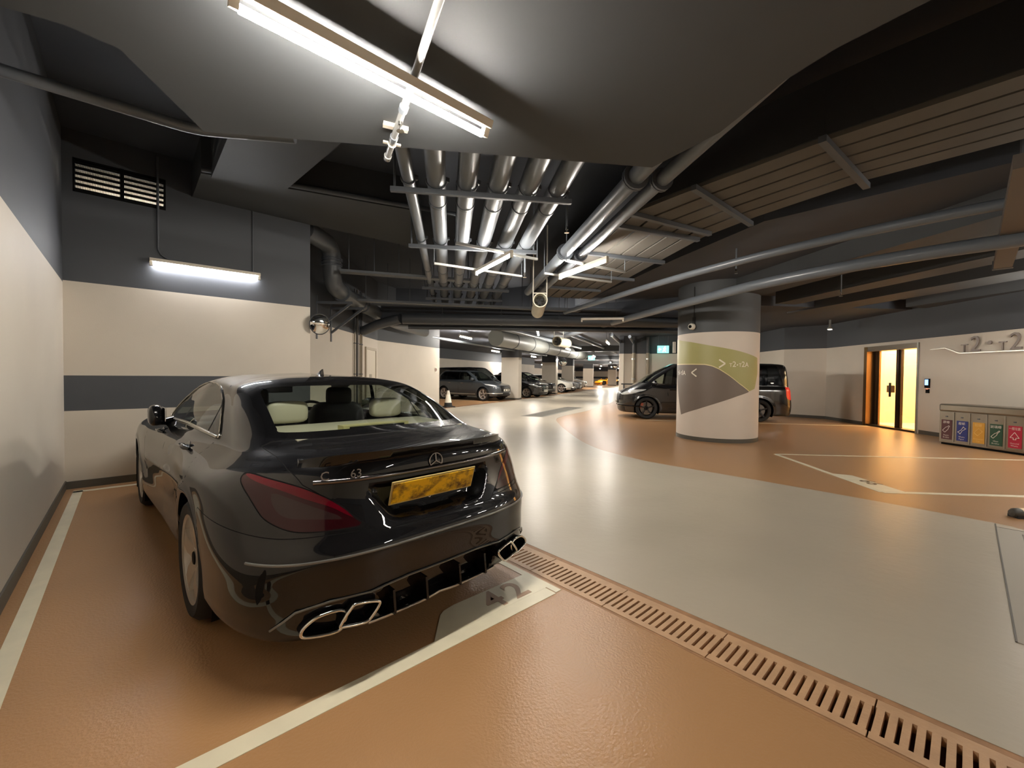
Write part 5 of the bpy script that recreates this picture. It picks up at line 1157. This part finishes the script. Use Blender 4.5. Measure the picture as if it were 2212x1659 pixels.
for vv in (-.30, -.11, .11, .30):
    mb = MB(); mb.prism([(-1.135, .345), (-1.15, .23), (-1.03, .225), (-1.03, .35)], -.006, .006); mb.v = [(p[0], vv + p[2], p[1]) for p in mb.v]; mb.build('diffuser_fin', M_gloss, car)
# number plate, badges, antenna
M_plate = mat('plate_yellow', srgb(226, 178, 22), .4); nt = M_plate.node_tree
if True:
    tc = nt.nodes.new('ShaderNodeTexCoord'); mp = nt.nodes.new('ShaderNodeMapping'); mp.inputs['Scale'].default_value = (1, 10, 14); n = nt.nodes.new('ShaderNodeTexNoise'); n.inputs['Scale'].default_value = 1.0; n.inputs['Detail'].default_value = 4; n.inputs['Roughness'].default_value = .7
    r = nt.nodes.new('ShaderNodeValToRGB'); r.color_ramp.elements[0].position = .36; r.color_ramp.elements[0].color = srgb(96, 66, 16); r.color_ramp.elements[1].position = .56; r.color_ramp.elements[1].color = srgb(232, 186, 20)
    nt.links.new(tc.outputs['Object'], mp.inputs[0]); nt.links.new(mp.outputs[0], n.inputs['Vector']); nt.links.new(n.outputs['Fac'], r.inputs[0]); nt.links.new(r.outputs[0], nt.nodes['Principled BSDF'].inputs['Base Color'])
pl = MB(); pl.box(-.006, .0, -.262, .262, -.056, .056); plo = pl.build('number_plate', M_plate, car, None, .004); plo.location = (-1.082, .02, .803); plo.rotation_euler = (0, -.30, 0)
mb = MB(); mb.box(.0, .006, -.27, .27, -.064, .064); mb.build('plate_holder', mat('plate_edge', srgb(196, 176, 120), .4), plo)
mb = MB(); mb.lathe([(.001, 0), (.007, .002), (.004, .006), (.001, .007)], (-.006, .03, -.062), (-1, 0, 0), 10, False); mb.build('screw', M_chrome, plo, 50)
def lid_u(vv, zz):
    Vd = D.reshape(-1, 3); ok = (Vd[:, 0] < -.6); W_ = Vd[ok]; i = np.argmin((W_[:, 1] - abs(vv)) ** 2 + (W_[:, 2] - zz) ** 2); return W_[i, 0]
M_badge = mat('badge_chrome', srgb(150, 146, 146), .2, metal=1)
def badge(txt, v_left, z0, sz):
    me = text_mesh(txt, sz, .002, 2); o = link('badge', me, M_badge, car); uu = lid_u(v_left - .04, z0 + .01) - .006
    du = lid_u(v_left - .09, z0 + .01) - lid_u(v_left, z0 + .01); o.matrix_local = frame_matrix((uu, v_left, z0), Vector((du, -.09, 0)), (.12, 0, 1)); return o
badge('C', .60, .908, .058); badge('63', .475, .908, .056); badge('AMG', -.49, .912, .034)
mb = MB(); uu = lid_u(.0, .93) - .006; zz = Vector((.1, 0, 1)).normalized(); yy = Vector((0, 1, 0)); cs = Vector((uu, -.0, .928)); mb.tube([cs + (yy * math.cos(a) + zz * math.sin(a)) * .042 for a in np.linspace(0, 2 * math.pi, 25)[:-1]], .0035, 6, closed=True)
for a in (90, 210, 330): mb.beam(cs, cs + (yy * math.cos(math.radians(a)) + zz * math.sin(math.radians(a))) * .042, .006, .003, (-1, 0, 0))
mb.build('emblem', M_badge, car, 50)
mb = MB(); P = []
for i, (x, h_, w_) in enumerate([(.62, .0, .012), (.56, .02, .02), (.48, .048, .018), (.455, .05, .01), (.44, .0, .006)]): P += [(x, -w_, 1.385), (x, 0, 1.388 + h_), (x, w_, 1.385)]
F = []
for i in range(4): F += [(3 * i, 3 * i + 1, 3 * i + 4, 3 * i + 3), (3 * i + 1, 3 * i + 2, 3 * i + 5, 3 * i + 4)]
mb.add(P, F); mb.build('shark_fin', M_paint, car, 40)
# ---------------------------------------------------------------- the other cars
def gen_levels(c):
    ur, uf, w_, Hh, zb, z0, z1, uc, uh, uhr, ub, wr, wb = [c[k] for k in ('ur', 'uf', 'w', 'H', 'zb', 'z0', 'z1', 'uc', 'uh', 'uhr', 'ub', 'wr', 'wb')]
    nr, nf, gc = c.get('nr', 4), c.get('nf', 3), c.get('clear', .22); us, ul = ur + .7, uf - .75
    W = lambda k: [(ur, w_ * k), (uf, w_ * k * .985)]
    mn = lambda z, a: tuple(min(z, a) for _ in range(3))
    hood = lambda z, d: [(ur, z), (uc - .5, z), (uc, min(z, z1 - d)), (uf - .75, min(z, z0 + .6 * (z1 - z0) - d * .5)), (uf, min(z, z0 - d))]
    def lv(dr, df, k, z, d): zz = min(z, z0 - d); return L((ur + dr, us, nr), (uf - df, ul, nf), W(k), (z, z, z), hood(z, d), (zz, zz, min(z, z0 - d * .6 + .03)))
    return [lv(.14, .2, .86, gc, .5), lv(.05, .07, .955, gc + .03, .45), lv(0, .02, .985, .42, .34), lv(0, 0, 1.0, .60, .22), lv(.02, .02, 1.0, .78, .13), lv(.04, .06, .99, zb - .09, .06),
        L((ur + .07, us, nr), (uf - .16, ul - .1, nf), W(.955), (zb, zb, zb), hood(zb, .0), (z0, z0 + .01, z0 + .03)),
        L((ub, ub + .6, nr), (uc, uc - .55, 2.6), [(ub, wb), (uc, wb * .97)], (zb + .03,) * 3, [(ub, zb + .03), (uc - 1, zb + .03), (uc, z1)], (z1 + .02, z1 + .015, z1 + .01)),
        L(((ub + uhr) / 2 - .04, (ub + uhr) / 2 + .6, nr), ((uc + uh) / 2 + .03, (uc + uh) / 2 - .4, 2.6), [(ub, (wb + wr) / 2 + .02), (uc, (wb + wr) / 2)], ((zb + Hh) / 2,) * 3, [(ub, (zb + Hh) / 2), (uc, (zb + Hh) / 2)], ((z1 + Hh) / 2,) * 3),
        L((uhr, uhr + .5, nr), (uh, uh - .3, 2.6), [(ub, wr), (uc, wr)], (Hh - .075,) * 3, [(ub, Hh - .07), (uc, Hh - .07)], (Hh - .08,) * 3),
        L((uhr + .12, uhr + .5, 3), (uh - .1, uh - .35, 2.6), [(ub, wr * .78), (uc, wr * .78)], (Hh - .022,) * 3, [(ub, Hh - .015), (uc, Hh - .02)], (Hh - .035,) * 3),
        L((uhr + .3, uhr + .55, 2.2), (uh - .3, uh - .45, 2.2), [(ub, .004), (uc, .004)], (Hh - .004,) * 3, [(ub, Hh), (uc, Hh)], (Hh - .012,) * 3)]
M_tint = glass_mat('tinted_glass', (.10, .11, .12, 1)); M_clear2 = glass_mat('screen_glass', (.75, .82, .76, 1))
M_headl = mat('headlamp', srgb(190, 190, 188), .08, spec=.8, coat=1); M_wplate = mat('plate_white', srgb(226, 222, 210), .4); M_grille = mat('grille_dark', srgb(20, 20, 21), .35, metal=.3); M_tail2 = mat('tail_red', srgb(150, 16, 18), .2, coat=1)
def build_car(name, label, c, loc, heading, paint, group=None, glow=False):
    """heading: unit vector of the nose; loc: ground point under the middle of the rear axle"""
    h = Vector((*heading, 0)).normalized(); t = thing(name, label, 'car', (*loc, 0), math.atan2(h.y, h.x), group)
    nu, nv = c.get('grid', (130, 84)); R = c.get('R', .35); wbs = c['wbase']; Ra = R + .045; w_ = c['w']
    def sc(D, S, T):
        for ua in (0, wbs):
            r = np.hypot(D[..., 0] - ua, D[..., 2] - R); D[..., 1] += np.where((D[..., 1] > .6) & (T < 6) & (T > .9), .015 * np.exp(-((r - Ra - .01) / .035) ** 2), 0)
    D, S, T, sk = make_skin(gen_levels(c), nu, nv, sc); Sm = S.max()
    cc = lambda k: (k.V[:, 0], k.V[:, 1], k.V[:, 2], k.V[:, 3], k.V[:, 4])
    for ua in (0, wbs):
        u, v, z, s_, t_ = cc(sk); sk = sk.split(np.where((v > .5) & (t_ < 6.2), np.hypot(u - ua, z - R) - Ra, 1))[0]
    u, v, z, s_, t_ = cc(sk); q = np.clip((t_ - 7.1) / 1.8, 0, 1); lo, hi = c['ub'] + .22 + (c['uhr'] - c['ub'] + .1) * q, c['uc'] - .42 + (c['uh'] - c['uc'] + .16) * q
    band = np.minimum(t_ - 7.12, 8.88 - t_) * .2
    sg, sk = sk.split(np.where(v > .45, np.minimum(np.minimum(u - lo, hi - u), band), -1))
    u, v, z, s_, t_ = cc(sk); q = np.clip((t_ - 7.1) / 1.8, 0, 1); vm = (c['wb'] * (1 - q) + c['wr'] * q) * .88; band = np.minimum(t_ - 7.1, 8.88 - t_) * .2; mid_ = (c['ub'] + c['uc']) / 2
    ws, sk = sk.split(np.where(u > max(c['uh'] - .3, mid_), np.minimum(vm - v, band), -1))
    u, v, z, s_, t_ = cc(sk); q = np.clip((t_ - 7.1) / 1.8, 0, 1); vm = (c['wb'] * (1 - q) + c['wr'] * q) * .86; band = np.minimum(t_ - 7.25, 8.8 - t_) * .2
    rg, sk = sk.split(np.where(u < min(c['uhr'] + .3, mid_), np.minimum(vm - v, band), -1))
    u, v, z, s_, t_ = cc(sk); hl, sk = sk.split(np.where((u > wbs) & (t_ < 6.4), sd_poly(np.stack([Sm - s_, z], 1), smooth_poly(c['head'], 3)), -1))
    u, v, z, s_, t_ = cc(sk); tl, sk = sk.split(np.where((u < 0) & (t_ < 6.9), sd_poly(np.stack([s_, z], 1), smooth_poly(c['tail'], 3)), -1))
    gz0, gz1, gv = c['grille']; u, v, z, s_, t_ = cc(sk); gr, sk = sk.split(np.where((u > wbs) & (t_ < 6), np.minimum(np.minimum(z - gz0, gz1 - z), gv + (z - gz0) * c.get('gslope', 0) - v), -1))
    iz0, iz1, iv = c.get('intake', (.24, .36, .6)); u, v, z, s_, t_ = cc(sk); it, sk = sk.split(np.where((u > wbs) & (t_ < 3), np.minimum(np.minimum(z - iz0, iz1 - z), iv - v), -1))
    lines = [[(x + .06, c['zb'] + .02), (x, .75), (x + (.0 if x > .5 else .25), c.get('clear', .22) + .1)] for x in c['doors']] + [[(c['doors'][0] + .2, .36), (c['doors'][-1], .36)]]
    u, v, z, s_, t_ = cc(sk); P = np.stack([u, z], 1); gp, sk = sk.split(np.where((v > .6) & (t_ < 6.9), .008 - np.min([sd_line(P, l) for l in lines], 0), -1))
    skin_obj(sk, 'body', paint, t)
    if not ws.empty(): skin_obj(ws, 'windscreen', M_clear2 if c.get('clearws', True) else M_tint, t)
    if not rg.empty(): skin_obj(rg, 'rear_window', M_tint, t)
    skin_obj(gp, 'panel_gap', M_black, t)
    if not it.empty(): skin_obj(it, 'lower_intake', M_grille, t)
    if not gr.empty():
        g_ = skin_obj(gr, 'grille', M_grille, t)
        if c.get('bars'):
            n_ = c['bars']
            for k in range(n_):
                z = gz0 + (k + .5) * (gz1 - gz0) / n_; p = row_path(D, T, float(np.interp(z, D[:, 0, 2][:int(len(D) * .5)], T[:, 0][:int(len(D) * .5)])), lambda u_, v_, z_: u_ > wbs + .3 and v_ < gv * .95)
                p = row_path(D, T, float(np.interp(z, D[:, -1, 2][:int(len(D) * .6)], T[:, 0][:int(len(D) * .6)])), lambda u_, v_, z_: u_ > wbs + .2 and v_ < gv * .95)
                if len(p) > 1: mb = MB(); q_ = [tuple(a + [.006, 0, 0]) for a in p] + [tuple(a * [1, -1, 1] + [.006, 0, 0]) for a in p[::-1][1:]]; mb.tube(q_, .011, 6); mb.build('grille_bar', M_chrome, g_, 50)
    for sd in (1, -1):
        if not hl.empty(): skin_obj(hl, 'head_lamp', M_headl, t, sd)
        if not tl.empty(): skin_obj(tl, 'tail_lamp', M_tail2 if not glow else mat('tail_lit', srgb(130, 12, 12), .25, emit=(1, .05, .03, 1), estr=.22), t, sd)
        rest = sg; prev = None
        for k, x in enumerate(c['pillars']):
            a, rest = rest.split(.035 - np.abs(rest.V[:, 0] - x - (rest.V[:, 2] - c['zb']) * -.12))
            if not a.empty(): skin_obj(a, 'door_pillar', M_gloss, t, sd)
        for x in list(c['pillars']) + [-9]:
            a, rest = rest.split(rest.V[:, 0] - x - (rest.V[:, 2] - c['zb']) * -.12) if x > -9 else (rest, None)
            if not a.empty(): skin_obj(a, 'side_window', M_tint if x < c['pillars'][0] - .01 or c.get('alltint') else M_clear2, t, sd)
            if rest is None: break
        for ua in (0, wbs):
            wheel(t, ua, (w_ - .015) * sd, sd, R, .24, R * .72, c.get('wstyle', 'split'), c.get('rim'), c.get('nsp', 5), caliper=c.get('caliper'), detail=c.get('wd', 1)); wheel_well(t, ua, Ra + .012, .5, w_ - .02, sd, R)
        # mirror and handles
        mu = c['uc'] - .52; mz = c['zb'] + .10; mb = MB(); mb.lathe([(.001, -.10), (.06, -.09), (.085, -.03), (.085, .05), (.06, .1), (.001, .11)], (mu, (w_ + .11) * sd, mz), (0, sd, .1), 14, False)
        mb.v = [((p[0] - mu) * .8 + mu, p[1], p[2]) for p in mb.v]; mo = mb.build('door_mirror', c.get('mirror', paint), t, 50); mb = MB(); mb.tube([(mu + .05, (w_ - .12) * sd, mz - .07), (mu + .02, (w_ + .04) * sd, mz - .05)], .025, 8); mb.build('mirror_arm', M_gloss, mo, 50)
        for x in c['handles']:
            mb = MB(); mb.tube([(x, (w_ + .004) * sd, c['zb'] - .12), (x + .2, (w_ + .004) * sd, c['zb'] - .12)], .016, 8); mb.build('door_handle', c.get('handle', M_chrome), t, 50)
        if c.get('sill'):
            mb = MB(); mb.beam((.5, (w_ + .004) * sd, .37), (wbs - .5, (w_ + .004) * sd, .37), .02, .03); mb.build('sill_strip', M_chrome, t)
        if c.get('rails'):
            mb = MB(); mb.tube([(c['uhr'] + .3, c['wr'] * .92 * sd, c['H'] - .03), (c['uhr'] + .45, c['wr'] * .92 * sd, c['H'] + .02), (c['uh'] - .5, c['wr'] * .92 * sd, c['H'] + .02), (c['uh'] - .3, c['wr'] * .92 * sd, c['H'] - .04)], .014, 8); mb.build('roof_rail', c.get('rails'), t, 50)
        if c.get('lip'):
            p = row_path(D, T, 2.0, lambda u_, v_, z_: u_ > wbs + .2 and v_ > .28); mb = MB(); mb.tube([tuple(a * [1, sd, 1] + [.01, 0, 0]) for a in p], .028, 6); mb.build('bumper_accent', c['lip'], t, 50)
    if c.get('plate', True):
        mb = MB(); mb.box(-.004, .006, -.26, .26, -.06, .06); o = mb.build('number_plate', M_wplate, t); o.location = (c['uf'] + .012, 0, c.get('pz', .5))
        mb = MB(); mb.box(.006, .008, -.19, -.05, -.035, .035); mb.box(.006, .008, .02, .06, -.035, .035); mb.box(.006, .008, .09, .2, -.035, .035); mb.build('plate_print', M_dark, o)
    if c.get('seats', True):
        for v_ in (.36, -.36):
            mb = MB(); mb.obox((c['uc'] - 1.55, v_, c['zb'] - .1), (.09, 0, 0), (0, .24, 0), (.06, 0, .32) if 0 else (0, 0, .36)); mb.obox((c['uc'] - 1.58, v_, c['zb'] + .34), (.05, 0, 0), (0, .12, 0), (0, 0, .1)); mb.build('front_seat', M_leather_dk, t, None, .03)
    mb = MB(); mb.box(c['ur'] + .3, c['uc'] - .5, -w_ * .75, w_ * .75, .45, .48); mb.build('cabin_floor', M_black, t)
    floor_pan(t, D, c.get('clear', .22) + .04); return t
HEAD = [(.62, .70), (.80, .72), (1.05, .79), (1.25, .86), (1.0, .86), (.75, .80)]; TAILP = [(.55, .85), (.75, .84), (1.0, .88), (1.0, .98), (.75, .97), (.55, .95)]
M_silver = mat('accent_silver', srgb(190, 188, 182), .3, metal=.7)
SUV = dict(ur=-.98, uf=3.80, w=.93, H=1.68, zb=1.09, z0=.88, z1=1.05, uc=2.72, uh=1.72, uhr=-.45, ub=-.86, wr=.60, wb=.83, nr=4.0, nf=2.5, lip=M_silver, clear=.25, wbase=2.86, R=.37, head=[(.62, .80), (.8, .81), (1.05, .86), (1.3, .93), (1.05, .92), (.75, .88)], tail=TAILP,
    grille=(.52, .82, .40), gslope=.25, intake=(.27, .44, .62), doors=[.1, 1.1, 2.1], pillars=[1.08, .12], handles=[.35, 1.3], sill=True, pz=.60, rim=mat('rim_two_tone', srgb(186, 176, 168), .35, metal=.2), wstyle='split', grid=(170, 110))
SALOON = dict(ur=-1.05, uf=3.85, w=.92, H=1.47, zb=.98, z0=.84, z1=1.0, uc=2.45, uh=1.5, uhr=.1, ub=-.55, wr=.58, wb=.80, nr=3.6, nf=3.0, clear=.2, wbase=2.9, R=.34, head=HEAD, tail=TAILP, grille=(.42, .78, .46), gslope=0, intake=(.24, .36, .7), doors=[.1, 1.15, 2.1], pillars=[1.1, .2], handles=[.3, 1.3], pz=.45, bars=5, grid=(110, 70), wd=0)
VAN = dict(ur=-1.02, uf=4.34, w=.965, H=1.88, zb=1.10, z0=.92, z1=1.15, uc=3.72, uh=2.66, uhr=-.84, ub=-.94, wr=.74, wb=.90, nr=6, nf=2.6, clear=.19, wbase=3.43, R=.36, head=[(.55, .80), (.8, .80), (1.1, .86), (1.3, .98), (1.1, .99), (.75, .93)], tail=[(.80, .76), (.98, .76), (1.0, 1.05), (.96, 1.30), (.86, 1.30)],
    grille=(.50, .88, .44), gslope=.1, intake=(.20, .40, .75), doors=[.35, 1.55, 2.75], pillars=[2.62, 1.45, .30], handles=[1.75, 2.5], handle=mat('car_black', (0, 0, 0, 1)), mirror=M_gloss, pz=.52, alltint=False, rim=mat('rim_black', srgb(34, 32, 32), .35, metal=.4), nsp=5, wstyle='twin2', caliper=mat('caliper_copper', srgb(170, 84, 62), .4), grid=(200, 130), lip=M_gloss)
SPORT = dict(ur=-.85, uf=3.62, w=.97, H=1.17, zb=.86, z0=.58, z1=.82, uc=2.35, uh=1.35, uhr=.85, ub=-.35, wr=.52, wb=.76, nr=3.2, nf=2.4, clear=.14, wbase=2.66, R=.34, head=[(.7, .52), (.9, .54), (1.2, .66), (1.0, .66)], tail=TAILP, grille=(.20, .3, .3), intake=(.2, .34, .8), doors=[1.0, 2.0], pillars=[.8], handles=[], pz=.3, plate=False, rim=mat('rim_black', srgb(34, 32, 32), .35), grid=(90, 60), wd=0)
P_gun = mat('paint_gunmetal', srgb(62, 68, 74), .28, metal=.3, coat=1); P_blk = mat('paint_black', (.008, .008, .009, 1), .2, coat=1); P_wht = mat('paint_white', srgb(222, 220, 212), .3, coat=1); P_yel = mat('paint_yellow', srgb(226, 158, 20), .3, coat=1); P_gry = mat('paint_grey', srgb(120, 124, 128), .3, metal=.3, coat=1)
def at_right_wheel(p, head, w_, back=0):
    h = Vector((*head, 0)).normalized(); l = Vector((-h.y, h.x, 0)); q = Vector((*p, 0)) + l * (w_ - .06) - h * back; return (q.x, q.y)
hd = (.236, -.974)
build_car('suv', 'dark grey sport utility car parked beside the traffic cone', SUV, at_right_wheel((13.60, 20.68), hd, .93), hd, P_gun)
V2 = dict(VAN, grid=(120, 80), seats=True, alltint=False, wd=0, H=1.92, uf=4.0, wbase=3.15, uc=3.3, uh=2.4)
build_car('people_carrier', 'tall black people carrier parked behind the dark grey car', V2, (15.9, 23.2), hd, P_blk)
hd2 = (.34, -.94)
build_car('saloon', 'black saloon with a chrome barred grille right of the nearest square column', SALOON, at_right_wheel((18.65, 18.98), hd2, .92, 2.9), hd2, P_blk)
build_car('suv', 'black sport utility car with its nose left of the second square column', dict(SUV, grid=(110, 70), wd=0, sill=False), at_right_wheel((21.2, 20.5), hd2, .93, 2.86), hd2, P_blk)
build_car('saloon', 'black saloon roof seen over the bonnet of the black utility car', SALOON, at_right_wheel((23.5, 22.9), hd2, .92, 2.9), hd2, P_blk)
hd3 = (.42, -.9)
build_car('hatchback', 'white car with dark lower vents right of the second square column', dict(SUV, H=1.55, grid=(110, 70), wd=0, sill=False, plate=False), at_right_wheel((26.9, 23.2), hd3, .93, 2.86), hd3, P_wht)
build_car('saloon', 'grey car just beyond the white car along the driveway', dict(SALOON, bars=0), at_right_wheel((30.0, 25.0), hd3, .92, 2.9), hd3, P_gry)
build_car('suv', 'white car at the foot of the third square column', dict(SUV, grid=(90, 60), wd=0, sill=False, bars=4, H=1.75), at_right_wheel((35.6, 28.6), hd3, .93, 2.86), hd3, P_wht)
build_car('sports_car', 'low yellow sports car at the far end of the driveway', SPORT, (59.2, 39.6), (-.945, .33), P_yel)
hv = Vector((-.6, .8, 0)).normalized()
vl = Vector((-hv.y, hv.x, 0))
qv = Vector((14.78, 4.50, 0)) - vl * .90
build_car('passenger_van', 'black passenger van with lit red tail lamp behind the round column', VAN, (qv.x, qv.y), (-.6, .8), P_blk, None, True)
